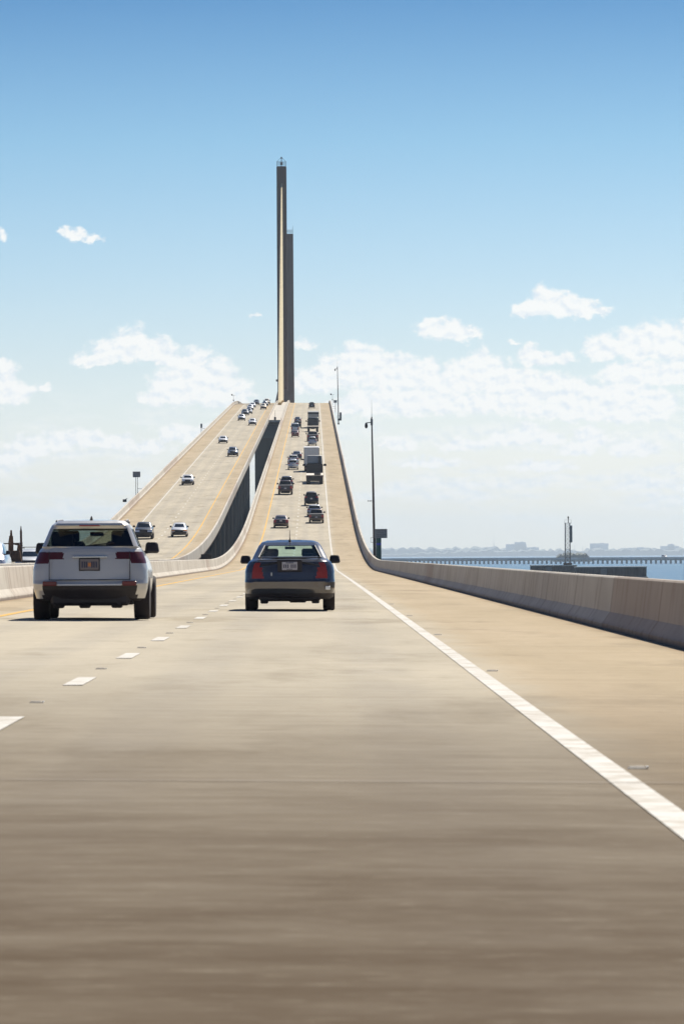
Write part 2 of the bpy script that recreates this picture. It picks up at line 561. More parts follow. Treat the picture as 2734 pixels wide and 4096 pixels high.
M_ORANGE = pbr('plate_orange', (.60, .22, .06), .5)
M_GREEN = grainy('green_enamel', (.018, .085, .075), .15, 3, .45)
M_BLUE = pbr('blue_enamel', (.03, .05, .40), .4)
M_SIGN = grainy('grey_sign_sheet', (.27, .25, .25), .15, 5, .6)
M_SIGNTXT = pbr('sign_lettering', (.16, .14, .15), .6)
M_SHEET = grainy('sheet_pile_steel', (.055, .045, .05), .3, .8, .8, stretch=(1, 1, .3))
M_FENDER = grainy('pale_fender', (.45, .42, .37), .15, .5, .85)
M_FAR = grainy('far_concrete', (.52, .50, .50), .2, .05, .9)
M_FARW = grainy('far_wall', (.60, .58, .57), .1, .02, .9)
M_FARGLASS = pbr('far_window_glass', (.25, .27, .30), .3)
M_TREE = grainy('far_foliage', (.10, .12, .10), .35, .05, .95)
M_BOX = grainy('van_box_panel', (.62, .63, .65), .06, .6, .5)
M_GREYBOX = grainy('grey_box_panel', (.34, .34, .33), .1, .8, .6)
M_DECKP = grainy('pale_truck_deck', (.60, .54, .46), .1, 1.0, .7)


# ------------------------------------------------------------------ the road's run
def prof(d):
    if d < 400:
        return 0.0
    if d < 640:
        return .0427 * (d - 400) ** 2 / 480
    if d < 1560:
        return 5.124 + .0427 * (d - 640)
    t = d - 1560
    if t > 686:
        return 44.408 + .0427 * 343 - .0427 * 343 - .0427 * (t - 686)
    return 44.408 + .0427 * t - .0427 * t * t / 686


def slope(d):
    return (prof(d + .5) - prof(d - .5))


def lat(d):
    return -.00102 * d * abs(d) / 800 if d < 400 else -.204 - .00102 * (d - 400) + .083e-6 * (d - 400) ** 2


def head(d):
    return lat(d + .5) - lat(d - .5)


OM = -11.07                                       # middle of the median


def P(o, d, h=0.0):
    """o metres right of the right-hand edge line, d metres along, h above the road"""
    z = prof(d) + (-.0115 * o if o > OM else .0115 * (o + 22.14)) + h
    return Vector((1.53 + lat(d) + o, d, z))


def Pm(side, o, d, h=0.0):
    """same, mirrored about the median for the left carriageway (side -1)"""
    return P(o if side > 0 else 2 * OM - o, d, h)


def stations(a, b, fine_step=6.0):
    s, d = [], a
    while d < b - 1e-6:
        s.append(d)
        d += fine_step if d < 760 else fine_step * 2.5 if d < 1500 else fine_step
    s.append(b)
    return s


WATER = -5.85
END = 2450.0

# water, far shore
mesh('sea', [(-16000, -1400, WATER), (16000, -1400, WATER), (16000, 23400, WATER), (-16000, 23400, WATER)], [(0, 1, 2, 3)], water_material())
tag(bpy.data.objects['sea'], kind='structure')


def build_road(side):
    name = 'road'
    os_ = [-9.54, -8.2, -7.32, -5.5, -3.66, -1.8, 0, 1.5, 2.98, 3.42]
    ds = stations(-90, END)
    vs_, uv, fs = [], [], []
    for d in ds:
        for o in os_:
            vs_.append(Pm(side, o, d))
            uv.append((o, d))
    n = len(os_)
    for i in range(len(ds) - 1):
        for j in range(n - 1):
            a = i * n + j
            q = (a, a + 1, a + n + 1, a + n)
            fs.append(q if side > 0 else q[::-1])
    k = len(vs_)
    for d in ds:                                   # underside
        for o in (-9.54, 3.42):
            vs_.append(Pm(side, o, d, -.28))
            uv.append((0, d))
    for i in range(len(ds) - 1):
        a, b = k + 2 * i, k + 2 * i + 2
        fs.append((a, b, b + 1, a + 1) if side > 0 else (a, a + 1, b + 1, b))
        fs.append((i * n, i * n + n, b, a))
        fs.append((i * n + n - 1, a + 1, b + 1, i * n + 2 * n - 1))
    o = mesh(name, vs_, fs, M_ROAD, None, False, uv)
    tag(o, kind='structure')
    return o


ROADS = {1: build_road(1), -1: build_road(-1)}


def ribbon(name, side, o, wd, mat, a=-90, b=END, h=.005):
    ds = stations(a, b)
    vs_ = []
    for d in ds:
        vs_ += [Pm(side, o - wd / 2, d, h), Pm(side, o + wd / 2, d, h)]
    fs = [(2 * i, 2 * i + 1, 2 * i + 3, 2 * i + 2) if side > 0 else (2 * i, 2 * i + 2, 2 * i + 3, 2 * i + 1) for i in range(len(ds) - 1)]
    return mesh(name, vs_, fs, mat, ROADS[side])


for s in (1, -1):
    tag(ribbon('edge_line', s, 0, .16, M_WHITE), 'solid white edge line of the outer shoulder')
    tag(ribbon('edge_line', s, -7.32, .16, M_YELLOW), 'solid yellow edge line of the inner shoulder')


def on_road(o, side, off, d, h=0.0):
    o.location = Pm(side, off, d, h)
    o.rotation_euler = (math.atan(slope(d)), 0, -math.atan(head(d)))
    return o


# lane dashes, raised markers, expansion joints
dash_me = B().box((0, 0, .0015), (.17, 3.05, .003)).build('lane_dash', M_WHITE, ROADS[1])
stud = B()
stud.box((0, 0, .007), (.10, .09, .013), taper=(.75, .6))
stud_me = stud.build('road_stud', M_STUD, ROADS[1])
studw_me = B().box((0, 0, .013), (.012, .08, .010)).build('stud_reflector', M_STUDW, stud_me, loc=(.056, 0, -.006))
first = True
for s in (1, -1):
    k0 = -4
    for k in range(k0, 128):
        d = 48.1 + 12.19 * k
        o = dash_me if first else dash_me.copy()
        if not first:
            C.objects.link(o)
        o.parent = ROADS[s]
        on_road(o, s, -3.66, d, .004)
        first = False
first = True
for k in range(-3, 22):
    for off, ok in ((-3.69, True), (.16, k % 2 == 0)):
        if not ok:
            continue
        o = stud_me if first else copy_tree(stud_me, ROADS[1])
        on_road(o, 1, off, 48.1 + 12.19 * k + 5.2, .002)
        first = False
for s in (1, -1):
    k = 0
    while 27 + 41.15 * k < 1640:
        d = 27 + 41.15 * k
        wd = .03 if d < 300 else .09
        a = [Pm(s, o_, dd, .0085) for dd in (d - wd / 2, d + wd / 2) for o_ in (-9.08, -5.5, -3.66, 0, 2.94)]
        fs = [(i, i + 1, i + 6, i + 5) if s > 0 else (i, i + 5, i + 6, i + 1) for i in range(4)]
        mesh('expansion_joint', a, fs, M_JOINT, ROADS[s])
        k += 1

# barriers: F-shape parapets cast in lengths
PROF = [(0, 0), (0, .075), (.13, .26), (.20, .80), (.225, .825), (.375, .825), (.40, .80), (.44, -.30)]


def barrier(side, inner, label):
    t = thing('concrete_barrier', label, 'barrier', group='concrete barriers beside the carriageways')
    sgn = -1 if inner else 1
    base = -9.12 if inner else 2.98
    a = -60.0
    while a < END - 50:
        L = 12.19 if a < 640 else 41.15
        b = a + L
        step = 6.1 if a < 640 else 13.7
        n = int(round(L / step))
        vs_, uv, fs = [], [], []
        m = len(PROF)
        for i in range(n + 1):
            d = a + .02 + (L - .04) * i / n
            acc = 0.0
            for q, (px_, pz) in enumerate(PROF):
                vs_.append(Pm(side, base + sgn * px_, d, pz))
                uv.append((d + 60 + 12.19 * (75 + 30 * side + (15 if inner else 0)), max(0, pz)))
        for i in range(n):
            for q in range(m - 1):
                f = (i * m + q, i * m + q + 1, i * m + m + q + 1, i * m + m + q)
                fs.append(f if (sgn * side) > 0 else f[::-1])
        fs.append(tuple(range(m)))
        fs.append(tuple(range((n + 1) * m - 1, n * m - 1, -1)))
        mesh('barrier_segment', vs_, fs, M_BAR, t, False, uv)
        a = b
    return t


barrier(1, False, 'shaded concrete barrier on the right shoulder, between the near road and the water')
barrier(1, True, 'sunlit concrete barrier on the left side of the uphill carriageway, behind the white car')
barrier(-1, True, 'concrete parapet beside the dark gap, along the oncoming lanes')
barrier(-1, False, 'outer concrete parapet on the far left edge of the oncoming carriageway')

# ------------------------------------------------------------------ the bridge under the road
bridge = thing('bridge', 'long twin-deck concrete bridge climbing over the water on rows of piers', 'bridge')


def girder(side, o0, o1, a, b, deep0, deep1, name='box_girder'):
    ds = stations(a, b, 10)
    vs_, fs = [], []
    for d in ds:
        c = (o0 + o1) / 2
        hw = (o1 - o0) / 2
        for o, h in ((c - hw, -.29), (c - hw * .82, -.55), (c - hw * .62, -deep0), (c + hw * .62, -deep0), (c + hw * .82, -.55), (c + hw, -.29)):
            vs_.append(Pm(side, o, d, h))
    for i in range(len(ds) - 1):
        for j in range(5):
            q = i * 6 + j
            f = (q, q + 6, q + 7, q + 1)
            fs.append(f if side > 0 else f[::-1])
    fs.append(tuple(range(6)))
    fs.append(tuple(range((len(ds) - 1) * 6 + 5, (len(ds) - 1) * 6 - 1, -1)))
    return mesh(name, vs_, fs, M_DECK, bridge)


girder(1, -9.3, 3.3, -90, 1312, 2.6, 2.6)
girder(-1, -9.3, 3.3, -90, 1312, 2.6, 2.6)
# single wide girder of the cable-stayed part
ds = stations(1312.2, END, 12)
vs_, fs = [], []
for d in ds:
    for o, h in ((-25.3, -.29), (-18.5, -1.2), (-14.5, -4.2), (-7.6, -4.2), (-3.6, -1.2), (3.2, -.29)):
        vs_.append(P(OM, d, h) + Vector((o - OM, 0, 0)))
for i in range(len(ds) - 1):
    for j in range(5):
        q = i * 6 + j
        fs.append((q, q + 6, q + 7, q + 1))
fs.append(tuple(range(6)))
mesh('main_girder', vs_, fs, M_DECK, bridge)
# closed median deck between the barriers
vs_, fs = [], []
for i, d in enumerate(ds):
    for o in (-12.95, -9.20):
        vs_.append(P(OM, d, .22) + Vector((o - OM, 0, 0)))
    if i:
        q = 2 * i
        fs.append((q - 2, q - 1, q + 1, q))
n_ = len(vs_)
vs_ += [P(OM, ds[0], -.9) + Vector((o - OM, 0, 0)) for o in (-12.95, -9.20)]
fs.append((0, n_, n_ + 1, 1))
mesh('median_deck', vs_, fs, M_MED, bridge)
# pairs of piers under each deck
d = -60.0
while d < 1190:
    for s in (1, -1):
        top = prof(d) - 2.55
        p = B()
        ct = Pm(s, -3.05, d)
        for k in (-1.0, 1.0):
            p.box((ct.x + k * 2.6, d, (top + WATER - 1.5) / 2), (1.7, 1.5, top - WATER + 1.5), bev=.3)
        p.box((ct.x, d, top - .35), (7.0, 1.7, .8), bev=.15)
        p.box((ct.x, d, WATER + .5), (8.2, 4.0, 1.6), bev=.2)
        p.build('pier', M_PIER, bridge, 30)
    d += 41.15
for d, wd in ((1318.0, 10.0), (1480.0, 9.0)):
    ct = P(OM, d)
    top = prof(d) - 1.0
    p = B().box((ct.x, d, (top + WATER - 1.5) / 2), (wd, 4.0, top - WATER + 1.5), bev=.4)
    tag(p.build('pier', M_PIER, bridge), 'broad solid pier under the start of the single main deck')


# ------------------------------------------------------------------ pylons with their cables
def pylon(d0, xoff, wd, label, nearcab):
    base = P(OM, d0)
    x0 = base.x + xoff
    top = 125.3
    t = thing('pylon', label, 'tower', (x0, d0, base.z), group='pylons of the cable-stayed span')
    zw, zt = WATER - base.z, top - base.z
    vs_, fs = [], []
    levels = [(zw, wd * 1.9, 9.0), (0 - 6, wd * 1.5, 8.0), (1.2, wd * 1.04, 6.4), (zt * .5, wd * 1.01, 5.2), (zt - .3, wd, 4.4), (zt, wd - .3, 4.1)]
    for z, a, b in levels:
        c = .25
        for q in ((-a / 2 + c, -b / 2), (a / 2 - c, -b / 2), (a / 2, -b / 2 + c), (a / 2, b / 2 - c), (a / 2 - c, b / 2), (-a / 2 + c, b / 2), (-a / 2, b / 2 - c), (-a / 2, -b / 2 + c)):
            vs_.append((*q, z))
    for k in range(len(levels) - 1):
        for i in range(8):
            j = (i + 1) % 8
            fs.append((k * 8 + i, k * 8 + j, k * 8 + 8 + j, k * 8 + 8 + i))
    fs.append(tuple(range((len(levels) - 1) * 8, len(levels) * 8)))
    mesh('shaft', vs_, fs, M_PYLON, t)
    # flared pedestal where the shaft passes the deck
    p = B()
    p.box((0, 0, 2.2), (wd * 1.55, 7.4, 4.4), taper=(.62, .85))
    p.build('pedestal', M_PIER, t)
    # rail and beacon on top
    r = B()
    hx, hy = wd / 2 - .15, 2.0
    for a in (-hx, 0, hx):
        for b in (-hy, 0, hy):
            if a == 0 and b == 0:
                continue
            r.tube((a, b, zt), (a, b, zt + 1.7 * wd / 3.3), .05, n=5)
    for h in (.6, 1.05, 1.5):
        for a in (-hx, hx):
            r.tube((a, -hy, zt + h), (a, hy, zt + h), .045, n=5)
        for b in (-hy, hy):
            r.tube((-hx, b, zt + h), (hx, b, zt + h), .045, n=5)
    r.build('guard_rail', M_STEEL, t)
    if nearcab:
        r = B()
        r.tube((0, 0, zt), (0, 0, zt + 2.5), .12, n=6)
        r.box((0, 0, zt + 1.0), (.7, .7, .9), bev=.08)
        for a in (-hx, hx):
            r.tube((a, 0, zt + 1.5), (0, 0, zt + 3.1), .05, n=5)
        r.build('beacon_mast', M_RUSTPOLE, t)
        r = B()
        r.tube((0, 0, zt + 2.5), (0, 0, zt + 2.75), .22, .26, 10)
        r.tube((0, 0, zt + 2.75), (0, 0, zt + 3.15), .26, .12, 10)
        r.build('beacon_lamp', M_DARK, t)
        r = B()
        r.box((-wd / 2 - .28, -1.6, 7.2), (.55, .6, .7), bev=.06)
        r.build('floodlight', M_DARK, t)
    # single plane of paired stays, fanned both ways
    for way in (-1, 1):
        for k in range(21):
            f = k / 20
            run = 14 + 7.5 * k
            za = 26 + (zt - 5.6 - 26) * f
            dd = d0 + way * run
            zb = prof(dd) - base.z + .9
            xb = 1.53 + lat(dd) + OM + xoff - x0
            for sx in ((-.20, .20) if nearcab else (-.11, .11)):
                c = B().tube((sx * (.55 + .25 * (1 - f)) + .05, way * 2.0, za), (xb * (way > 0) + sx * 1.05 + .05, way * run, zb), .10, .12, n=8, caps=False)
                o = c.build('stay_cable', M_CABLE, t, True)
    for way in (-1, 1):
        a = B()
        for k in range(0, 21):
            run = 14 + 7.5 * k
            dd = d0 + way * run
            xb = 1.53 + lat(dd) + OM + xoff - x0
            a.box((xb, way * run, prof(dd) - base.z + .55), (1.1, 1.8, .9), taper=(.8, .7), bev=.06)
        a.build('cable_anchor', M_ANCHOR, t)
    return t


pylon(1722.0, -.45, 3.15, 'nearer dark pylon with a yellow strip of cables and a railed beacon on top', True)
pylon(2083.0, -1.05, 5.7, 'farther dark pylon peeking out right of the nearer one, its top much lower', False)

# little wind sensor at the start of the closed median
t = thing('sensor_post', 'thin sensor mast on a small dark box at the head of the dark gap', 'post', P(OM, 1313.4, .22))
B().box((0, 0, .35), (.5, .5, .7), bev=.05).build('equipment_box', M_DARK, t)
B().tube((0, 0, .7), (0, 0, 2.4), .05, .03, 6).build('mast', M_STEEL, t)


# ------------------------------------------------------------------ vehicles
def rring(wd, yr, yf, rr, rf, bow_r, bow_f, kf, zr_, zf_, nr, nc, ns):
    """closed plan outline of a car at one height, rear edge first (left to right)"""
    pts = []

    def zz(y):
        t_ = (y - yr) / max(1e-6, yf - yr)
        return zr_ + (zf_ - zr_) * min(1, max(0, t_))

    def xs(x, y):
        t_ = min(1, max(0, (y - yr) / max(1e-6, yf - yr)))
        return x * (1 + (kf - 1) * max(0, (t_ - .45) / .55) ** 2)
    rr = min(rr, wd * .95)
    rf = min(rf, wd * .95)
    yre = yr + bow_r
    yfe = yf - bow_f
    for i in range(nr):
        x = -(wd - rr) + 2 * (wd - rr) * i / (nr - 1)
        pts.append((x, yr + bow_r * (x / max(1e-6, wd - rr)) ** 2 if wd > rr else yr, 'rear'))
    for i in range(1, nc):
        a = math.pi / 2 * i / nc
        pts.append((wd - rr + rr * math.sin(a), yre + rr * (1 - math.cos(a)), 'corner'))
    for i in range(ns):
        y = yre + rr + (yfe - rf - yre - rr) * i / (ns - 1)
        pts.append((wd, y, 'side'))
    for i in range(1, nc):
        a = math.pi / 2 * i / nc
        pts.append((wd - rf + rf * math.cos(a), yfe - rf + rf * math.sin(a), 'corner'))
    for i in range(nr):
        x = (wd - rf) - 2 * (wd - rf) * i / (nr - 1)
        pts.append((x, yf - bow_f * (x / max(1e-6, wd - rf)) ** 2, 'front'))
    for i in range(1, nc):
        a = math.pi / 2 * i / nc
        pts.append((-(wd - rf + rf * math.sin(a)), yfe - rf + rf * math.cos(a), 'corner'))
    for i in range(ns):
        y = yfe - rf - (yfe - rf - yre - rr) * i / (ns - 1)
        pts.append((-wd, y, 'side'))
    for i in range(1, nc):
        a = math.pi / 2 * i / nc
        pts.append((-(wd - rr + rr * math.cos(a)), yre + rr * (1 - math.sin(a)), 'corner'))
    return [(xs(x, y), y, zz(y)) for x, y, _ in pts], [k for _, _, k in pts]


def shell(levels, nr, nc, ns, sub):
    """levels: (z_rear, z_front, y_rear, y_front, half width, corner radius) -> list of (quad verts, level position, region)"""
    L = []
    for k in range(len(levels) - 1):
        n = sub[k] if isinstance(sub, (list, tuple)) else sub
        for i in range(n):
            f = i / n
            L.append((k + f, [a + (b - a) * f for a, b in zip(levels[k], levels[k + 1])]))
    L.append((len(levels) - 1.0, list(levels[-1])))
    rings = []
    for pos, (zr_, zf_, yr, yf, wd, cr) in L:
        bow = .10 * wd
        pts, reg = rring(wd, yr, yf, cr, cr * 1.2, bow, bow * 1.6, .90, zr_, zf_, nr, nc, ns)
        rings.append((pos, pts))
    return rings, reg


def split_shell(rings, reg, classify):
    """sort the shell's quads into parts by classify(centre, level, region, normal)"""
    parts = {}
    n = len(reg)
    for k in range(len(rings) - 1):
        (pa, A), (pb, Bq) = rings[k], rings[k + 1]
        for i in range(n):
            j = (i + 1) % n
            q = [Vector(A[i]), Vector(A[j]), Vector(Bq[j]), Vector(Bq[i])]
            c = (q[0] + q[1] + q[2] + q[3]) / 4
            nr_ = (q[2] - q[0]).cross(q[3] - q[1])
            nr_ = nr_.normalized() if nr_.length > 1e-9 else Vector((0, 0, 1))
            rg = reg[i] if reg[i] == reg[j] else 'corner'
            parts.setdefault(classify(c, (pa + pb) / 2, rg, nr_), []).append(q)
    top = [Vector(p) for p in rings[-1][1]]
    return parts, top


def emit(name, quads, mat, parent, extra=None, own=False, ang=38):
    idx, vs_, fs = {}, [], []
    for q in quads:
        f = []
        for p in q:
            key = (round(p.x, 4), round(p.y, 4), round(p.z, 4))
            if key not in idx:
                idx[key] = len(vs_)
                vs_.append(key)
            if idx[key] not in f:
                f.append(idx[key])
        if len(f) > 2:
            fs.append(tuple(f))
    return mesh(name, vs_, fs, mat, parent, ang, own=own)


def wheel_set(root, ys, x, r, wd):
    tb = B().lathe_x([(-wd / 2, r * .62), (-wd / 2, r * .93), (-wd * .38, r), (wd * .38, r), (wd / 2, r * .93), (wd / 2, r * .62)], 18)
    rb = B().lathe_x([(-wd * .42, r * .2), (-wd * .42, r * .61), (wd * .42, r * .61), (wd * .46, r * .2)], 12)
    t0 = r0 = None
    for y in ys:
        for sx in (-1, 1):
            if t0 is None:
                t0 = tb.build('wheel', M_TYRE, root, 40)
                r0 = rb.build('rim', M_RIM, t0, 40)
                o, q = t0, r0
            else:
                o = t0.copy()
                C.objects.link(o)
                o.parent = root
                q = r0.copy()
                C.objects.link(q)
                q.parent = o
            o.location = (sx * x, y, r)
    return t0


def mirrors(root, x, y, z, mat, s=1.0):
    for sx in (-1, 1):
        m = B()
        m.box((sx * (x + .15 * s), y, z + .05 * s), (.23 * s, .12, .17 * s), taper=(.85, .8), bev=.03)
        m.box((sx * (x + .01), y + .01, z - .02), (.16, .05, .05))
        m.build('mirror', mat, root, 40)


STYLES = {
    'sedan': dict(L=[(.24, .22, -2.18, 2.2, .80, .34), (.29, .26, -2.32, 2.33, .885, .34), (.46, .42, -2.41, 2.40, .912, .33), (.60, .56, -2.42, 2.40, .917, .33),
                     (.645, .62, -2.385, 2.38, .916, .33), (.80, .72, -2.355, 2.33, .912, .34), (.93, .80, -2.31, 2.22, .885, .34), (1.015, .86, -2.27, 2.08, .835, .32),
                     (1.05, .92, -2.19, 1.75, .79, .3), (1.06, .99, -1.86, 1.15, .775, .15), (1.075, 1.01, -1.80, 1.05, .765, .13), (1.34, 1.33, -1.16, .34, .635, .13), (1.405, 1.40, -.98, .16, .58, .16),
                     (1.445, 1.44, -.72, -.1, .47, .2), (1.458, 1.45, -.4, -.3, .2, .1)],
                  belt=10, roof=11, wb=(-1.42, 1.42), wx=.79, wr=.325, ww=.225, mir=(.78, .78, 1.02), head=(.60, .78), tail=(.68, 1.0)),
    'suv': dict(L=[(.32, .30, -2.10, 2.1, .84, .3), (.36, .34, -2.25, 2.25, .93, .28), (.50, .50, -2.34, 2.33, .972, .27), (.60, .62, -2.36, 2.35, .985, .27),
                   (.66, .68, -2.33, 2.33, .99, .28), (.84, .80, -2.30, 2.30, .985, .30), (1.00, .92, -2.27, 2.25, .945, .32), (1.12, 1.00, -2.23, 2.12, .895, .32),
                   (1.17, 1.06, -2.20, 1.75, .865, .32), (1.19, 1.13, -2.18, 1.15, .84, .32), (1.21, 1.15, -2.16, 1.05, .825, .18), (1.50, 1.48, -1.99, .42, .70, .15), (1.565, 1.54, -2.02, .26, .665, .24),
                   (1.63, 1.60, -1.82, 0.0, .58, .2), (1.655, 1.63, -1.0, -.5, .30, .1)],
                belt=10, roof=11, wb=(-1.36, 1.38), wx=.86, wr=.36, ww=.25, mir=(.83, .80, 1.16), head=(.72, .92), tail=(.92, 1.12)),
    'pickup': dict(L=[(.42, .40, -2.75, 2.6, .84, .2), (.48, .46, -2.82, 2.75, .95, .2), (.60, .58, -2.86, 2.82, .97, .18), (.72, .72, -2.84, 2.84, .985, .16),
                      (.80, .82, -2.80, 2.82, .99, .16), (1.00, 1.00, -2.79, 2.80, .99, .16), (1.16, 1.08, -2.78, 2.70, .98, .16), (1.27, 1.14, -2.77, 2.55, .965, .14),
                      (1.28, 1.20, -2.70, 2.1, .92, .14), (1.28, 1.27, -.55, 1.35, .90, .14), (1.30, 1.29, -.52, 1.28, .885, .14), (1.68, 1.66, -.38, .72, .74, .16), (1.76, 1.74, -.33, .58, .70, .16),
                      (1.82, 1.80, -.15, .35, .62, .15), (1.835, 1.82, .05, .2, .3, .1)],
                   belt=10, roof=11, wb=(-1.75, 1.75), wx=.86, wr=.39, ww=.27, mir=(.90, .95, 1.32), head=(.86, 1.06), tail=(.86, 1.18)),
    'van': dict(L=[(.38, .36, -2.5, 2.4, .86, .2), (.44, .42, -2.62, 2.55, .96, .2), (.60, .60, -2.68, 2.62, .98, .18), (.70, .72, -2.68, 2.62, .99, .16),
                   (.78, .82, -2.65, 2.60, .995, .16), (1.00, 1.0, -2.64, 2.55, 1.0, .16), (1.20, 1.10, -2.63, 2.45, .995, .16), (1.34, 1.18, -2.62, 2.3, .985, .16),
                   (1.36, 1.24, -2.61, 2.0, .975, .16), (1.38, 1.32, -2.60, 1.75, .965, .16), (1.40, 1.34, -2.60, 1.7, .96, .16), (1.95, 1.90, -2.55, 1.15, .90, .2), (2.10, 2.05, -2.52, .95, .87, .2),
                   (2.18, 2.12, -2.35, .6, .78, .2), (2.20, 2.14, -1.0, -.5, .4, .1)],
                belt=10, roof=11, wb=(-1.6, 1.6), wx=.88, wr=.36, ww=.24, mir=(.90, 1.3, 1.4), head=(.80, 1.02), tail=(.85, 1.30)),
}


def car_parts(style, fine):
    S = STYLES[style]
    nr, nc, ns, sub = (41, 8, 36, 7) if fine else (11, 3, 16, 1)
    if not fine:
        sub = [1, 1, 1, 1, 1, 2, 1, 1, 1, 1, 1, 3, 1, 1, 1][:len(S['L']) - 1]
    rings, reg = shell(S['L'], nr, nc, ns, sub)
    return S, rings, reg


def simple_car(style, paint_mat, see=False):
    """traffic seen from afar: painted shell, panes, lamps, bumper, wheels, mirrors"""
    S, rings, reg = car_parts(style, False)
    be, ro = S['belt'], S['roof']
    yb = {'sedan': -.35, 'suv': -.35, 'pickup': .45, 'van': .6}[style]

    def cl(c, k, rg, nn):
        if be < k < ro:
            wz = S['L'][be][4] + (S['L'][ro][4] - S['L'][be][4]) * (k - be)
            if rg == 'rear' or (rg == 'corner' and c.y < yb and abs(c.x) < wz * .86 and abs(nn.y) > .6):
                return 'rear_window'
            if rg == 'front':
                return 'windshield'
            if rg == 'side' and abs(c.y - yb) > .07 and abs(nn.x) > .5:
                return 'side_window' if c.x > 0 else 'side_window_'
        if k < 3.0 and abs(nn.y) > .3:
            return 'rear_bumper' if c.y < 0 else 'front_bumper'
        a, b = S['tail']
        if a < c.z < b and c.y < -1.6 and rg in ('rear', 'corner') and abs(c.x) > S['L'][6][4] * .66 and k < 8:
            return 'tail_light' if c.x > 0 else 'tail_light_'
        a, b = S['head']
        if a < c.z < b and c.y > 1.5 and rg in ('front', 'corner') and abs(c.x) > .50 and k < 8:
            return 'headlight' if c.x > 0 else 'headlight_'
        if a - .12 < c.z < b and c.y > 1.5 and rg == 'front' and abs(c.x) <= .50 and k < 7:
            return 'grille'
        if style == 'pickup' and 7.9 < k < 9 and c.y < -.5:
            return 'bed_cover'
        return 'body'
    parts, top = split_shell(rings, reg, cl)
    root = thing(style, None, None)
    mats = {'body': paint_mat, 'rear_window': M_GLASS, 'windshield': M_GLASS, 'side_window': M_GLASS, 'rear_bumper': paint_mat, 'front_bumper': M_DARK,
            'tail_light': M_TAIL, 'headlight': M_HEAD, 'grille': M_DARK, 'bed_cover': M_DARK}
    parts['body'].append(top)
    for nm, qs in parts.items():
        base = nm.rstrip('_')
        emit(base, qs, mats[base], root, own=base in ('body', 'rear_bumper', 'headlight'), ang=45)
    wheel_set(root, S['wb'], S['wx'], S['wr'], S['ww'])
    x, y, z = S['mir']
    mirrors(root, x, y, z, M_DARK, 1.2 if style in ('pickup', 'van') else 1.0)
    B().box((0, 0, .33), (1.25, abs(S['L'][2][2]) * 1.7, .22)).build('underbody', M_DARK, root)
    p = B().box((0, S['L'][4][2] - .015, .86 if style != 'sedan' else .88), (.31, .02, .16))
    p.build('license_plate', M_PLATE, root)
    return root


PAINTS = {
    'black': paint('black_paint', (.012, .011, .014)), 'navy': paint('navy_paint', (.02, .028, .055)), 'white': paint('white_paint', (.72, .73, .74), 0.0),
    'silver': paint('silver_paint', (.50, .52, .55), .5), 'gold': paint('gold_brown_paint', (.12, .085, .055), .4), 'maroon': paint('maroon_paint', (.11, .022, .022), .2),
    'grey': paint('grey_paint', (.12, .125, .135), .4), 'umber': paint('umber_paint', (.055, .026, .024), .2), 'cream': paint('cream_paint', (.70, .62, .48), .1)}
proto = {}
GROUP_UP = 'vehicles climbing the bridge'
GROUP_DN = 'vehicles coming down the bridge'


def traffic(style, colour, o, d, label, cat='car', rear=True, scale=(1, 1, 1), amber=False):
    if style not in proto:
        r = simple_car(style, PAINTS[colour])
        proto[style] = r
    else:
        r = copy_tree(proto[style])
    names = {'sedan': 'car', 'suv': 'sport_utility_vehicle', 'pickup': 'pickup_truck', 'van': 'van'}
    r.name = names[style]
    for ch in r.children:
        st = ch.name.split('.')[0]
        if st in ('body', 'rear_bumper'):
            ch.material_slots[0].material = PAINTS[colour]
        if st == 'headlight':
            ch.material_slots[0].material = M_AMBER if amber else M_HEAD
    half = abs(STYLES[style]['L'][2][2]) * scale[1] * .62
    dc = d + half if rear else d + half
    loc = P(o, dc)
    sl, hd = math.atan(slope(dc)), math.atan(head(dc))
    r.location = loc
    r.rotation_euler = (sl, 0, -hd) if rear else (-sl, 0, math.pi - hd)
    r.scale = scale
    tag(r, label, cat, GROUP_UP if rear else GROUP_DN)
    return r


# uphill carriageway, nearest first
traffic('sedan', 'umber', -5.50, 619, 'dark red-brown car alone in the left lane, just above the roof of the blue car', scale=(.95, 1, 1))
traffic('pickup', 'gold', -1.44, 636, 'bronze pickup truck with a glinting cab, lowest vehicle in the right lane of the climb', 'truck', scale=(.88, .9, .88))
traffic('suv', 'silver', -1.66, 657, 'silver car close in front of the bronze pickup', scale=(.92, 1, .9))
traffic('suv', 'black', -2.04, 697, 'black sport utility vehicle in the right lane below the flatbed truck', scale=(.94, 1, 1.12))
traffic('pickup', 'umber', -5.62, 742, 'tall black pickup truck with a light bumper in the left lane', 'truck', scale=(1, 1, 1.05))
traffic('suv', 'navy', -5.60, 770, 'dark blue vehicle mostly hidden in front of the tall black pickup', scale=(.96, 1, 1.08))
traffic('suv', 'silver', -5.05, 870, 'silver van with a dark rear window, left of the flatbed truck', 'van', scale=(.85, .95, 1.02))
traffic('suv', 'white', -5.13, 902, 'white car half hidden in front of the silver van', scale=(.95, 1, 1.0))
traffic('sedan', 'navy', -4.60, 933, 'dark blue car beside the white box truck', scale=(.95, 1, 1.05))
traffic('suv', 'silver', -1.97, 1043, 'small silver-grey sport utility vehicle just above the white box truck', scale=(.86, .95, 1.08))
traffic('pickup', 'umber', -1.92, 1082, 'wide dark maroon pickup directly in front of the silver-grey one', 'truck', scale=(1.16, 1, 1.1))
traffic('sedan', 'maroon', -5.54, 1122, 'small maroon car in the left lane behind a grey van', scale=(.86, .95, 1.0))
traffic('van', 'silver', -5.71, 1165, 'grey panel van in the left lane in front of the maroon car', 'van', scale=(.86, .95, 1.0))
traffic('suv', 'black', -5.35, 1225, 'dark car tucked in front of the grey panel van', scale=(.85, 1, 1))
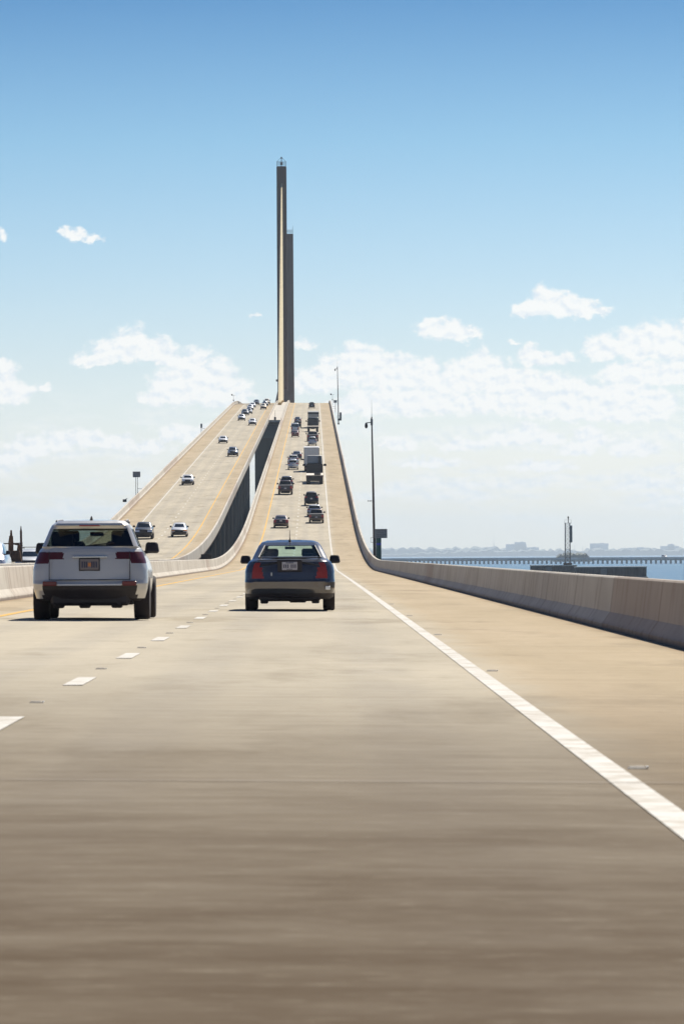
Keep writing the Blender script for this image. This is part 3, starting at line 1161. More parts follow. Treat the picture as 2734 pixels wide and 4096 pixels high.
traffic('sedan', 'navy', -5.44, 1278, 'dark blue car in the left lane nearest to the pylon', scale=(.9, 1, 1.1))
traffic('suv', 'black', -2.22, 1511, 'topmost dark vehicle on the right lane at the crest', scale=(.86, 1, 1.08))
# oncoming carriageway
traffic('sedan', 'white', -16.43, 590, 'white car with amber lamps, nearest to the yellow line of the oncoming lanes', rear=False, amber=True, scale=(1, 1, 1.05))
traffic('pickup', 'black', -20.10, 584, 'black pickup showing past the roof of the silver-white vehicle', 'truck', rear=False)
traffic('pickup', 'white', -20.16, 791, 'white pickup alone in the outer oncoming lane', 'truck', rear=False, scale=(.9, .9, .82))
traffic('suv', 'black', -16.08, 960, 'dark sport utility vehicle with a bright hood in the inner oncoming lane', rear=False, scale=(.95, 1, 1.02))
traffic('sedan', 'white', -19.65, 1070, 'white car in the outer oncoming lane, left of the dark sport utility vehicle', rear=False)
traffic('sedan', 'white', -15.95, 1258, 'white car below the oncoming cluster, beside the head of the dark gap', rear=False, scale=(1, 1, 1.1))
traffic('sedan', 'silver', -19.31, 1321, 'silver car at the lower left end of the oncoming queue', rear=False, scale=(1, 1, 1.15))
traffic('suv', 'black', -19.45, 1400, 'black vehicle behind the silver car in the oncoming queue', rear=False)
traffic('sedan', 'grey', -18.73, 1423, 'grey car partly hidden behind the black oncoming vehicle', rear=False)
traffic('sedan', 'silver', -19.11, 1486, 'silver car in the middle of the oncoming queue with a reddish glint', rear=False, scale=(1, 1, 1.05))
traffic('sedan', 'white', -18.97, 1531, 'white car near the top of the outer oncoming queue', rear=False)
traffic('suv', 'grey', -18.50, 1587, 'grey vehicle at the very top of the outer oncoming queue', rear=False, scale=(.85, 1, .95))
traffic('sedan', 'cream', -15.56, 1493, 'cream-white car in the inner oncoming lane, lowest of three at the crest', rear=False, scale=(.95, 1, 1.15), amber=True)
traffic('suv', 'black', -15.60, 1552, 'dark car between two light ones in the inner lane at the crest', rear=False, scale=(.86, 1, .95))
traffic('sedan', 'cream', -15.45, 1590, 'warm-lit pale car at the crest, left of the pylon foot', rear=False, scale=(1.05, 1, 1.2), amber=True)
# oncoming vehicles seen over the barrier at the lower left
traffic('suv', 'silver', -16.6, 246, 'silver-white vehicle cut by the left edge, behind the near barrier', rear=False, scale=(.97, 1, 1.08))
traffic('suv', 'white', -20.25, 352, 'white vehicle with a roof rack behind the near barrier, left of the big car', rear=False, scale=(.97, 1, 1.02))
rk = thing('roof_rack', 'dark roof rack on the white oncoming vehicle behind the barrier', 'roof rack', P(-20.25, 355.2, 1.70), (0, 0, math.pi))
q = B()
for sx in (-.55, .55):
    q.tube((sx, -.9, .08), (sx, .7, .08), .025, n=6)
    for y in (-.8, .6):
        q.tube((sx, y, -.03), (sx, y, .08), .02, n=5)
for y in (-.7, 0, .5):
    q.tube((-.6, y, .10), (.6, y, .10), .025, n=6)
q.build('rack_bars', M_STEEL, rk)

# vehicle on the far fishing pier is placed with that pier, below


def truck_wheels(root, ys, x, r=.5, wd=.5):
    wheel_set(root, ys, x, r, wd)


def place_truck(root, o, d):
    root.location = P(o, d)
    root.rotation_euler = (math.atan(slope(d + 4)), 0, -math.atan(head(d + 4)))


# white box truck
t = thing('box_truck', 'white box truck with a plain grey-shaded rear, in front of the flatbed truck', 'truck', group=GROUP_UP)
B().box((0, 3.3, 2.55), (2.45, 6.6, 2.7), bev=.05).build('cargo_box', M_BOX, t)
q = B()
for sx in (-1.17, 1.17):
    q.box((sx, -.012, 2.5), (.10, .03, 2.6))
q.box((0, -.012, 3.82), (2.24, .03, .10))
q.box((0, -.012, 1.26), (2.24, .03, .10))
q.build('door_frame', M_GREYBOX, t)
for k in range(6):
    B().box((0, -.004, 1.5 + .38 * k), (2.2, .02, .35), bev=.008).build('door_panel', M_BOX, t)
B().box((0, 3.3, .95), (.9, 7.4, .4)).build('chassis', M_DARK, t)
B().box((0, -.1, .62), (2.2, .12, .2), bev=.03).build('rear_bumper', M_STEEL, t)
q = B()
q.box((0, 7.7, 1.55), (2.2, 1.9, 1.9), taper=(.92, .8), bev=.12)
q.build('cab', PAINTS['white'], t, 40)
mirrors(t, 1.15, 8.0, 1.7, M_DARK, 1.5)
for sx in (-.95, .95):
    B().box((sx, -.17, .63), (.22, .05, .12), bev=.01).build('tail_light', M_TAIL, t)
truck_wheels(t, (1.9, 7.5), .92, .45, .5)
place_truck(t, -2.05, 858)

# flatbed truck with an empty pale deck
t = thing('flatbed_truck', 'dark flatbed truck with a pale empty deck and one tyre lying on it', 'truck', group=GROUP_UP)
B().box((0, 6.2, 1.27), (2.5, 12.4, .14), bev=.03).build('deck', M_DECKP, t)
q = B()
q.box((0, -.03, 1.16), (2.5, .08, .36), bev=.02)
q.box((0, .1, .75), (2.3, .1, .55), bev=.03)
for sx in (-.95, .95):
    q.box((sx, .25, .62), (.55, .06, .9))
q.build('rear_skirt', M_DARK, t)
B().box((0, 6.0, 1.0), (1.0, 12.6, .4)).build('chassis', M_DARK, t)
for sx in (-.95, .95):
    B().box((sx, -.09, 1.12), (.35, .04, .13), bev=.01).build('tail_light', M_TAILD, t)
B().box((0, 12.62, 2.0), (2.45, .16, 1.4), bev=.03).build('headboard', M_DARK, t)
q = B()
q.box((0, 14.6, 1.75), (2.4, 3.0, 1.9), bev=.10)
q.build('cab', PAINTS['umber'], t, 40)
q = B()
q.box((0, 14.5, 3.3), (2.3, 2.6, 1.2), taper=(.94, .8), bev=.10)
q.build('roof_fairing', M_GREYBOX, t, 40)
B().box((.72, 13.15, 3.25), (.30, .08, 1.15)).build('exhaust_stack', M_DARK, t)
mirrors(t, 1.25, 15.4, 2.35, M_DARK, 2.0)
q = B().lathe_x([(-.14, .2), (-.14, .44), (-.07, .5), (.07, .5), (.14, .44), (.14, .2)], 16)
o = q.build('spare_tyre', M_TYRE, t, 40, loc=(.42, 1.4, 1.48))
o.rotation_euler = (0, R(90), 0)
truck_wheels(t, (1.0, 2.3, 13.0, 15.6), .95, .5, .55)
place_truck(t, -1.59, 791)

# dark stake truck and grey trailer farther up
t = thing('stake_truck', 'dark flat-decked truck behind the grey trailer, high on the right lane', 'truck', group=GROUP_UP)
B().box((0, 4.2, 1.2), (2.45, 8.4, .14), bev=.03).build('deck', M_DECKP, t)
B().box((0, -.02, 1.05), (2.45, .1, .5), bev=.03).build('rear_skirt', M_DARK, t)
for k in range(4):
    B().box((0, 8.5, 1.52 + .36 * k), (2.4, .12, .28), bev=.02).build('plank', M_DARK, t)
q = B()
q.box((0, 9.9, 1.9), (2.35, 2.4, 2.3), taper=(.93, .8), bev=.10)
q.build('cab', PAINTS['black'], t, 40)
B().box((0, 4.4, .9), (.9, 9.0, .4)).build('chassis', M_DARK, t)
mirrors(t, 1.2, 10.5, 2.2, M_DARK, 1.6)
truck_wheels(t, (1.2, 2.4, 9.8), .93, .48, .5)
place_truck(t, -1.88, 1175)

t = thing('box_trailer', 'grey box trailer with a dark band round its top, highest truck on the climb', 'truck', group=GROUP_UP)
B().box((0, 6.0, 2.1), (2.5, 12.0, 2.2), bev=.05).build('cargo_box', M_GREYBOX, t)
B().box((0, 6.0, 3.35), (2.54, 12.0, .28), bev=.04).build('dark_band', M_DARK, t)
B().box((0, 6.0, 3.62), (2.5, 11.9, .24), bev=.05).build('roof', M_GREYBOX, t)
for sx in (-.62, .62):
    B().box((sx, -.015, 2.1), (1.18, .04, 2.1), bev=.012).build('door', M_GREYBOX, t)
B().box((0, 6.0, .85), (1.0, 12.2, .4)).build('chassis', M_DARK, t)
B().box((0, -.05, .6), (2.3, .1, .2), bev=.02).build('rear_bumper', M_DARK, t)
q = B()
q.box((0, 14.0, 1.7), (2.3, 2.6, 2.2), taper=(.93, .8), bev=.1)
q.build('cab', PAINTS['white'], t, 40)
truck_wheels(t, (1.2, 2.5, 12.4, 14.8), .93, .48, .5)
place_truck(t, -1.76, 1221)


# ------------------------------------------------------------------ the two near cars
def near_sedan():
    S, rings, reg = car_parts('sedan', True)
    be, ro = S['belt'], S['roof']
    root = thing('car', 'near dark blue car in the right lane with red corner lamps and roof aerial', 'car', group=GROUP_UP)

    def cl(c, k, rg, nn):
        if be < k < ro + .02:
            if rg == 'rear' and be + .12 < k:
                return 'rear_window'
            if rg == 'front':
                return 'windshield'
            if rg == 'side' and abs(c.y + .35) > .06 and c.y > -.92:
                return 'side_window' if c.x > 0 else 'side_window_'
        if c.y < -1.8 and k < 7.6:
            inner = .53 + .08 * max(0, (c.z - .68) / .3)
            if .675 < c.z < .985 and inner < abs(c.x) < .79 - .085 * max(0, (c.z - .68) / .3) and (rg in ('rear', 'corner')) and k > 3.9:
                return 'tail_light' if c.x > 0 else 'tail_light_'
            if k < 1.45:
                return 'bumper_skirt'
            if k < 4.0 and rg in ('rear', 'corner'):
                return 'rear_bumper'
            if abs(c.x) < .52 and 4.2 < k < 7.2 and rg == 'rear':
                return 'boot_lid'
        if c.y > 1.9 and rg in ('front', 'corner') and abs(c.x) > .5 and .60 < c.z < .8:
            return 'headlight' if c.x > 0 else 'headlight_'
        return 'body'
    parts, top = split_shell(rings, reg, cl)
    blue = paint('slate_blue_paint', (.125, .118, .118), .65, .22)
    parts['body'].append(top)
    mats = {'body': blue, 'rear_bumper': blue, 'boot_lid': blue, 'rear_window': M_CLEAR, 'windshield': M_CLEAR, 'side_window': M_TINT, 'tail_light': M_TAIL,
            'bumper_skirt': M_DARK, 'headlight': M_HEAD}
    for nm, qs in parts.items():
        base = nm.rstrip('_')
        if base in ('boot_lid',):
            qs = [[p + Vector((0, -.006, 0)) for p in q_] for q_ in qs]
        emit(base, qs, mats[base], root)
    # boot lip, recess, badge, plate
    B().box((0, -2.305, 1.035), (1.30, .05, .022), bev=.008).build('boot_lip', M_DARK, root)
    pl = B().box((0, -2.368, .915), (.50, .015, .22), bev=.006).build('plate_recess', M_DARK, root)
    p = B().box((0, -2.382, .92), (.31, .012, .165), bev=.004).build('license_plate', M_PLATE, root)
    q = B()
    for k, x in enumerate((-.115, -.075, -.035, .035, .075, .115)):
        q.box((x, -2.3905, .915), (.022, .004, .075))
    q.box((0, -2.3905, .982), (.16, .004, .018))
    q.box((0, -2.3905, .853), (.12, .004, .012))
    q.build('plate_characters', M_INK, p)
    B().box((-.37, -2.385, .755), (.016, .012, .075), bev=.003).build('badge', M_CHROME, root)
    B().box((.77, -2.30, .47), (.10, .03, .075), bev=.008).build('reflector', M_HEAD, root)
    # aerial
    q = B()
    q.box((0, -.86, 1.445), (.055, .10, .05), taper=(.6, .5), bev=.008)
    q.tube((0, -.86, 1.46), (0, -.98, 1.66), .010, .003, 6)
    q.build('aerial', M_DARK, root)
    # roof rails line / black window surround
    q = B()
    for sx in (-1, 1):
        q.tube((sx * .632, -1.765, 1.09), (sx * .512, -1.13, 1.335), .014, n=6)
    q.tube((-.62, -1.79, 1.085), (.62, -1.79, 1.085), .012, n=6)
    q.build('window_trim', M_DARK, root)
    # interior: seats, headrests, dash
    for x in (-.37, .37):
        q = B()
        q.box((x, .05, .80), (.50, .16, .60), taper=(.85, .8), bev=.05)
        q.box((x, .02, 1.19), (.26, .10, .17), bev=.03)
        q.build('seat', M_SEAT, root, 40)
    q = B()
    q.box((0, -1.12, .78), (1.25, .16, .56), taper=(.95, .8), bev=.05)
    for x in (-.40, .40):
        q.box((x, -1.12, 1.12), (.27, .10, .13), bev=.03)
    q.build('rear_bench', M_SEAT, root, 40)
    B().box((0, .85, .86), (1.35, .4, .26), bev=.05).build('dashboard', M_SEAT, root)
    B().box((0, -.4, .42), (1.5, 2.9, .14)).build('cabin_floor', M_DARK, root)
    B().box((0, .52, 1.29), (.22, .03, .06), bev=.01).build('inner_mirror', M_DARK, root)
    wheel_set(root, S['wb'], .795, .325, .235)
    mirrors(root, .775, .62, 1.0, M_DARK, 1.0)
    u = B()
    u.box((0, -1.95, .30), (1.25, .55, .20), bev=.04)
    u.box((0, 0, .27), (1.2, 3.4, .14))
    for x in (-.52, .52):
        u.box((x, -1.9, .205), (.16, .5, .10), bev=.02)
    u.tube((-.35, -2.2, .26), (-.35, -1.5, .26), .035, n=8)
    u.box((.16, -1.7, .21), (.34, .3, .08), bev=.02)
    u.build('underbody', M_DARK, root)
    return root


def near_suv():
    S, rings, reg = car_parts('suv', True)
    be, ro = S['belt'], S['roof']
    root = thing('sport_utility_vehicle', 'large near silver-white car in the left lane with dark lower bumper', 'car', group=GROUP_UP)

    def cl(c, k, rg, nn):
        if be < k < ro + .02:
            if rg == 'rear' or (rg == 'corner' and c.y < -1 and abs(nn.y) > .72):
                return 'rear_window'
            if rg == 'front':
                return 'windshield'
            if rg == 'side' and abs(c.y + .35) > .06 and abs(c.y + 1.25) > .05:
                return 'side_window' if c.x > 0 else 'side_window_'
        if c.y < -1.7 and k < 8.5:
            a = abs(c.x)
            if rg in ('rear', 'corner') and .93 < c.z < 1.12 and a > .45 and c.z > (.93 if a > .69 else 1.0):
                n_ = 'tail_light' if a > .70 else 'lid_light'
                return n_ if c.x > 0 else n_ + '_'
            if k < 3.2 and c.z < .575 + .0 * a and a < .80:
                return 'lower_bumper'
            if k < .9:
                return 'lower_bumper'
            if a < .69 and 4 < k < 8.5 and rg == 'rear':
                return 'tailgate'
            if k < 4.0 and rg in ('rear', 'corner'):
                return 'rear_bumper'
        if c.y > 1.9 and rg in ('front', 'corner') and abs(c.x) > .5 and .72 < c.z < .92:
            return 'headlight' if c.x > 0 else 'headlight_'
        return 'body'
    parts, top = split_shell(rings, reg, cl)
    wht = paint('pearl_silver_paint', (.62, .595, .55), .25, .34)
    parts['body'].append(top)
    mats = {'body': wht, 'tailgate': wht, 'rear_bumper': wht, 'rear_window': M_TINT, 'windshield': M_CLEAR, 'side_window': M_TINT, 'tail_light': M_TAILD, 'lid_light': M_TAILD,
            'lower_bumper': M_DARK, 'headlight': M_HEAD}
    for nm, qs in parts.items():
        base = nm.rstrip('_')
        if base in ('tailgate', 'lid_light'):
            qs = [[p + Vector((0, -.008, 0)) for p in q_] for q_ in qs]
        emit(base, qs, mats[base], root)
    q = B()
    for sx in (-1, 1):
        q.tube((sx * .69, -2.275, .66), (sx * .69, -2.235, 1.13), .007, n=5)
    q.tube((-.69, -2.335, .665), (.69, -2.335, .665), .007, n=5)
    q.build('seam', M_DARK, root)
    p = B().box((0, -2.315, .915), (.32, .014, .175), bev=.004).build('license_plate', M_PLATED, root)
    q = B()
    for x in (-.12, -.08, -.045, .045, .08, .12):
        q.box((x, -2.3245, .912), (.026, .004, .10))
    q.build('plate_characters', M_INK, p)
    B().box((0, -2.3245, .912), (.05, .004, .06), bev=.001).build('plate_emblem', M_ORANGE, p)
    q = B()
    q.box((0, -2.310, .915), (.36, .006, .215), bev=.002)
    q.build('plate_frame', M_DARK, root)
    B().box((0, -2.29, 1.035), (.60, .03, .03), bev=.008).build('tailgate_trim', M_CHROME, root)
    for sx in (-1, 1):
        B().box((sx * .68, -2.345, .605), (.24, .03, .075), bev=.01).build('reflector', M_REFL, root)
    B().box((0, -2.375, .585), (1.10, .02, .035), bev=.006).build('bumper_strip', PAINTS['silver'], root)
    # spoiler with high stop lamp, wiper
    B().box((0, -2.00, 1.565), (1.22, .22, .045), taper=(.95, .8), bev=.012).build('spoiler', wht, root)
    B().box((0, -2.105, 1.548), (.36, .02, .02), bev=.004).build('stop_light', M_TAIL, root)
    q = B().tube((0, -2.145, 1.225), (.42, -2.115, 1.265), .011, n=5)
    q.build('wiper', M_DARK, root)
    for sx in (-1, 1):
        q = B()
        q.tube((sx * .60, -1.50, 1.625), (sx * .57, -.1, 1.645), .020, n=6)
        for y in (-1.5, -.8, -.15):
            q.box((sx * .59, y, 1.61), (.04, .07, .05), bev=.008)
        q.build('roof_rail', M_STEEL, root)
    q = B()
    q.box((0, -1.45, 1.67), (.05, .16, .07), taper=(.5, .4), bev=.008)
    q.build('aerial', M_DARK, root)
    for x in (-.42, .42):
        q = B()
        q.box((x, .0, .95), (.54, .18, .70), taper=(.88, .8), bev=.05)
        q.box((x, -.03, 1.38), (.28, .11, .19), bev=.03)
        q.build('seat', M_SEAT, root, 40)
    q = B()
    q.box((0, -.98, .92), (1.5, .18, .62), taper=(.97, .85), bev=.05)
    for x in (-.52, .52):
        q.box((x, -.98, 1.33), (.40, .11, .25), bev=.03)
    q.build('rear_bench', M_SEAT, root, 40)
    B().box((0, .95, 1.0), (1.5, .4, .3), bev=.05).build('dashboard', M_SEAT, root)
    B().box((0, -.3, .52), (1.6, 3.6, .14)).build('cabin_floor', M_DARK, root)
    B().box((0, .55, 1.42), (.24, .03, .07), bev=.01).build('inner_mirror', M_DARK, root)
    wheel_set(root, S['wb'], .865, .36, .27)
    mirrors(root, .80, .62, 1.13, M_DARK, 1.1)
    u = B()
    u.box((0, -1.9, .36), (1.35, .6, .24), bev=.05)
    u.box((0, 0, .34), (1.4, 3.6, .18))
    for x in (-.55, -.1, .45):
        u.box((x, -1.85, .245), (.18, .4, .09), bev=.02)
    u.tube((.5, -2.2, .29), (.5, -1.6, .29), .04, n=8)
    u.build('underbody', M_DARK, root)
    return root


c = near_sedan()
c.location = P(-2.125, 110.6 + 1.42)
c.rotation_euler = (0, 0, R(.1))
c = near_suv()
c.location = P(-5.44, 93.4 + 1.36)
c.scale = (1, 1, 1.05)
c.rotation_euler = (0, 0, R(-.3))


# ------------------------------------------------------------------ roadside furniture
def camera_pole(o, d, label):
    t = thing('camera_pole', label, 'pole', P(o, d), (0, 0, 0), 'camera poles on the right parapet')
    H = 13.3
    q = B()
    q.tube((0, 0, -.9), (-.10, 0, H * .5), .14, .105, 10)
    q.tube((-.10, 0, H * .5), (-.2, 0, H), .105, .065, 10)
    q.box((0, 0, -.75), (.5, .5, .3), bev=.05)
    q.build('pole', M_RUSTPOLE, t, 40)
    q = B()
    q.tube((-.2, 0, H), (-.2, 0, H + 1.7), .022, .008, 6)
    q.build('antenna', M_STEEL, t)
    q = B()
    q.tube((-.2, 0, H - .55), (-.78, 0, H - .6), .045, n=6)
    q.box((-.2, 0, H - .5), (.22, .22, .7), bev=.03)
    q.build('arm', M_STEEL, t)
    q = B()
    for k, (z, r) in enumerate(((0, .1), (-.12, .15), (-.3, .16), (-.4, .11), (-.46, .02))):
        pass
    q.tube((-.75, 0, H - .62), (-.75, 0, H - .85), .10, .16, 12)
    q.tube((-.75, 0, H - .85), (-.75, 0, H - 1.02), .16, .15, 12)
    q.tube((-.75, 0, H - 1.02), (-.75, 0, H - 1.15), .15, .06, 12)
    q.build('dome_camera', M_DARK, t, 40)
    q = B()
    q.tube((-.06, 0, 4.9), (-.52, 0, 4.9), .025, n=5)
    for a in range(3):
        th = a * 2.094
        q.tube((-.52, 0, 4.9), (-.52 + .16 * math.cos(th), .16 * math.sin(th), 4.9), .02, n=5)
        q.tube((-.52 + .16 * math.cos(th), .16 * math.sin(th), 4.83), (-.52 + .16 * math.cos(th), .16 * math.sin(th), 4.97), .055, .03, 6)
    q.build('wind_gauge', M_STEEL, t)
    q = B()
    for z in (1.25, .75):
        q.tube((-.36, 0, z), (.5, 0, z), .02, n=5)
    for x in (-.36, .5):
        q.tube((x, 0, .75), (x, 0, 1.25), .02, n=5)
    q.tube((.42, 0, .75), (.30, 0, .1), .02, n=5)
    q.build('bracket', M_STEEL, t)
    q = B()
    q.box((.30, -.05, .45), (.30, .2, .9), bev=.03)
    return t


t1 = camera_pole(4.30, 540, 'tall dark pole with a dome camera on its arm, beside the grey sign')
t2 = copy_tree(t1)
t2.location = P(4.35, 1318)
tag(t2, 'tall thin camera pole high up on the right edge near the crest')
cb = thing('equipment_cabinet', 'narrow dark cabinet with a louvred side hanging beside the upper camera pole', 'cabinet', P(4.85, 1316))
B().box((0, 0, 1.35), (.48, .45, 1.5), bev=.04).build('cabinet_body', M_STEEL, cb)
for k in range(5):
    B().box((0, -.24, .85 + .24 * k), (.36, .03, .08)).build('louvre', M_DARK, cb)
B().box((-.25, 0, .35), (.95, .5, .5), bev=.05).build('base_box', M_DARK, cb)

# callbox sign at the foot of the climb
t = thing('sign', 'grey sign on a green box with blue band, at the right barrier bend', 'sign', P(4.48, 503))
z0 = 1.05
B().box((0, 0, 2.28), (1.20, .05, .86), bev=.015).build('sign_panel', M_SIGN, t)
q = B()
for zz, ln in ((2.56, .86), (2.40, .66), (2.20, .80), (2.04, .56)):
    x = -ln / 2
    while x < ln / 2:
        wl = random.choice((.045, .06, .075))
        q.box((x + wl / 2, -.028, zz), (wl, .006, .075))
        x += wl + .03
q.build('sign_lettering', M_SIGNTXT, t)
B().box((-.19, .02, .75), (.46, .30, 2.2), bev=.03).build('cabinet', M_GREEN, t)
B().box((-.19, -.135, 1.30), (.44, .02, .22), bev=.005).build('blue_band', M_BLUE, t)
B().tube((-.47, .02, -.7), (-.47, .02, 1.9), .04, n=8).build('post', M_STEEL, t)
B().box((-.1, 0, -.55), (1.1, .5, .3), bev=.04).build('bracket', M_STEEL, t)


def sign_on_posts(o, d, wd, ht, zc, label, arm=1):
    t_ = thing('sign', label, 'sign', P(o, d))
    B().box((0, 0, zc), (wd, .05, ht), bev=.012).build('sign_panel', M_SIGN, t_)
    for sx in (-.12, .12):
        B().tube((sx, .04, -.9), (sx, .04, zc + ht * .4), .035, n=6).build('post', M_STEEL, t_)
    q_ = B()
    for z_ in (.75, .25):
        q_.tube((.12, .04, z_), (arm * .9, .04, z_), .03, n=5)
    q_.build('bracket', M_STEEL, t_)
    return t_


sign_on_posts(-26.35, 752, 1.05, .80, 2.75, 'dark square sign on two posts outside the left parapet', 1)
sign_on_posts(4.30, 1500, .90, .75, 2.15, 'small dark square sign on posts outside the right parapet near the crest', -1)
t = sign_on_posts(-26.4, 1190, .42, .95, 1.35, 'narrow sign plate standing above the left parapet high on the climb', 1)
t = thing('junction_box', 'small dark box clamped outside the left parapet below the square sign', 'box', P(-26.2, 700))
B().box((0, 0, .78), (.50, .35, .36), bev=.03).build('box_body', M_DARK, t)
B().tube((.1, 0, .95), (.35, 0, 1.05), .05, n=6).build('conduit', M_STEEL, t)
for o, d, lb in ((4.0, 1640, 'small traffic camera on a short post at the right end of the crest'), (-26.0, 1640, 'small traffic camera on a short post at the left end of the crest')):
    t = thing('traffic_camera', lb, 'camera', P(o, d))
    B().tube((0, 0, -.6), (0, 0, 2.6), .05, .04, 6).build('post', M_STEEL, t)
    q = B()
    q.box((-.45, 0, 2.75), (.42, .5, .45), bev=.05)
    q.build('camera_head', M_DARK, t)
    q = B()
    q.tube((-.5, 0, 2.62), (.55, 0, 2.62), .04, n=5)
    q.build('crossarm', M_STEEL, t)
    B().box((0, -.1, 1.1), (.32, .3, .4), bev=.04).build('control_box', M_DARK, t)

# small box on the median barrier
t = thing('sign', 'small dark plate standing on the inner barrier where the dark gap begins', 'sign', P(-9.42, 386, .825))
B().box((0, 0, .19), (.76, .06, .36), bev=.012).build('sign_panel', M_DARK, t)
B().box((.22, .03, .02), (.10, .12, .04)).build('foot', M_STEEL, t)

# rusty rig on a low trailer beyond the near barrier
t = thing('drilling_rig', 'rust brown rig with two upright masts, behind the near barrier at far left', 'machinery', P(-20.05, 331), (0, 0, 0))
q = B()
q.tube((-.22, 0, .9), (-.22, 0, 2.05), .17, .16, 12)
q.tube((-.22, 0, 2.05), (-.20, 0, 2.45), .16, .12, 12)
q.tube((-.20, 0, 2.45), (-.20, 0, 2.80), .08, .05, 10)
q.build('thick_mast', M_RUST, t, 40)
q = B()
q.tube((.42, 0, .9), (.40, 0, 2.75), .075, .07, 10)
q.tube((.40, 0, 2.75), (.40, 0, 3.05), .06, .02, 8)
q.build('thin_mast', M_RUSTPOLE, t, 40)
q = B()
q.tube((-1.6, 0, 1.95), (.50, 0, 2.0), .035, n=6)
q.tube((-.2, 0, 2.0), (.5, 0, 1.85), .06, n=6)
q.build('crossbar', M_RUSTPOLE, t)
q = B()
q.box((.08, 0, 1.2), (.72, 1.1, .7), taper=(.8, .9), bev=.06)
q.tube((-.3, -.4, 1.0), (-.3, -.4, 1.75), .06, n=8)
q.tube((.2, -.3, 1.1), (.3, -.3, 1.9), .10, n=8)
q.build('engine_block', M_RUST, t, 40)
B().box((0, 0, .72), (1.9, 4.2, .16), bev=.03).build('trailer_bed', M_DARK, t)
wheel_set(t, (-.5, .5), .82, .34, .22)

# ------------------------------------------------------------------ on the water: dolphins, light tower, old pier, skyline
def dolphin(x, y, wd, ln, top, label):
    t_ = thing('dolphin_pier', label, 'pier', (x, y, WATER), group='protective dolphins in the water')
    H = top - WATER
    n = int((wd + ln) * 2 / .55)
    pts = []
    hw, hl = wd / 2, ln / 2
    r = min(hw, hl) * .16
    per = []
    for i in range(n):
        s_ = i / n * 4
        k = int(s_)
        f = s_ - k
        if k == 0:
            p = (-hw + wd * f, -hl)
            nn = (0, -1)
        elif k == 1:
            p = (hw, -hl + ln * f)
            nn = (1, 0)
        elif k == 2:
            p = (hw - wd * f, hl)
            nn = (0, 1)
        else:
            p = (-hw, hl - ln * f)
            nn = (-1, 0)
        off = .16 if (i // 2) % 2 else -.16
        per.append((p[0] + nn[0] * off, p[1] + nn[1] * off))
    vs2 = [(a, b, -1.0) for a, b in per] + [(a, b, H) for a, b in per]
    fs2 = [(i, (i + 1) % n, n + (i + 1) % n, n + i) for i in range(n)] + [tuple(range(n, 2 * n))]
    mesh('sheet_pile_wall', vs2, fs2, M_SHEET, t_)
    q_ = B()
    q_.box((0, 0, H + .12), (wd + .5, ln + .5, .3), bev=.06)
    q_.build('cap', M_FENDER, t_)
    q_ = B()
    q_.box((0, -hl - .35, .45), (wd * 1.0, .5, .7), bev=.1)
    q_.box((hw + .35, 0, .45), (.5, ln, .7), bev=.1)
    q_.build('fender', M_FENDER, t_)
    B().box((-wd * .12, -hl - .22, H * .62), (1.7, .08, H * .62), bev=.02).build('ladder_panel', M_STEEL, t_)
    return t_


dolphin(71.5, 1655, 13.5, 13, -2.45, 'dark sheet-piled dolphin in the water below the lattice tower')
dolphin(78.6, 1462, 18.4, 14, -2.55, 'wider dark sheet-piled dolphin in the water, right of the lattice tower')
t = thing('lattice_tower', 'slim lattice light tower with a tall panel on its right side, standing above the dolphin', 'tower', (75.9, 1655, -2.18))
q = B()
q.box((0, 0, .35), (2.6, 2.6, .7), bev=.1)
q.build('plinth', M_SHEET, t)
hw, H = .78, 13.4
legs = [(-hw, -hw), (hw, -hw), (hw, hw), (-hw, hw)]
for a, b in legs:
    B().tube((a, b, .6), (a * .9, b * .9, H - .6), .13, n=6).build('leg', M_STEEL, t)
q = B()
nb = 9
for k in range(nb):
    za, zb = .9 + (H - 1.8) * k / nb, .9 + (H - 1.8) * (k + 1) / nb
    for i in range(4):
        p, r_ = legs[i], legs[(i + 1) % 4]
        q.tube((p[0] * .96, p[1] * .96, za), (r_[0] * .96, r_[1] * .96, zb), .075, n=4)
        q.tube((p[0] * .96, p[1] * .96, zb), (r_[0] * .96, r_[1] * .96, zb), .075, n=4)
q.build('bracing', M_STEEL, t)
q = B()
q.box((.1, 0, H - .55), (2.1, 1.8, .14), bev=.02)
for a in (-.9, 1.1):
    q.tube((a, -.8, H - .5), (a, -.8, H + .45), .035, n=5)
q.tube((-.9, -.8, H + .45), (1.1, -.8, H + .45), .035, n=5)
q.build('platform', M_STEEL, t)
q = B()
q.tube((.25, 0, H - .5), (.25, 0, H + .9), .12, n=8)
q.tube((.25, 0, H + .9), (.25, 0, H + 1.5), .28, .2, 10)
q.build('lantern', M_DARK, t)
B().box((1.15, -.2, 9.5), (.62, .3, 5.2), bev=.04).build('panel', M_STEEL, t)

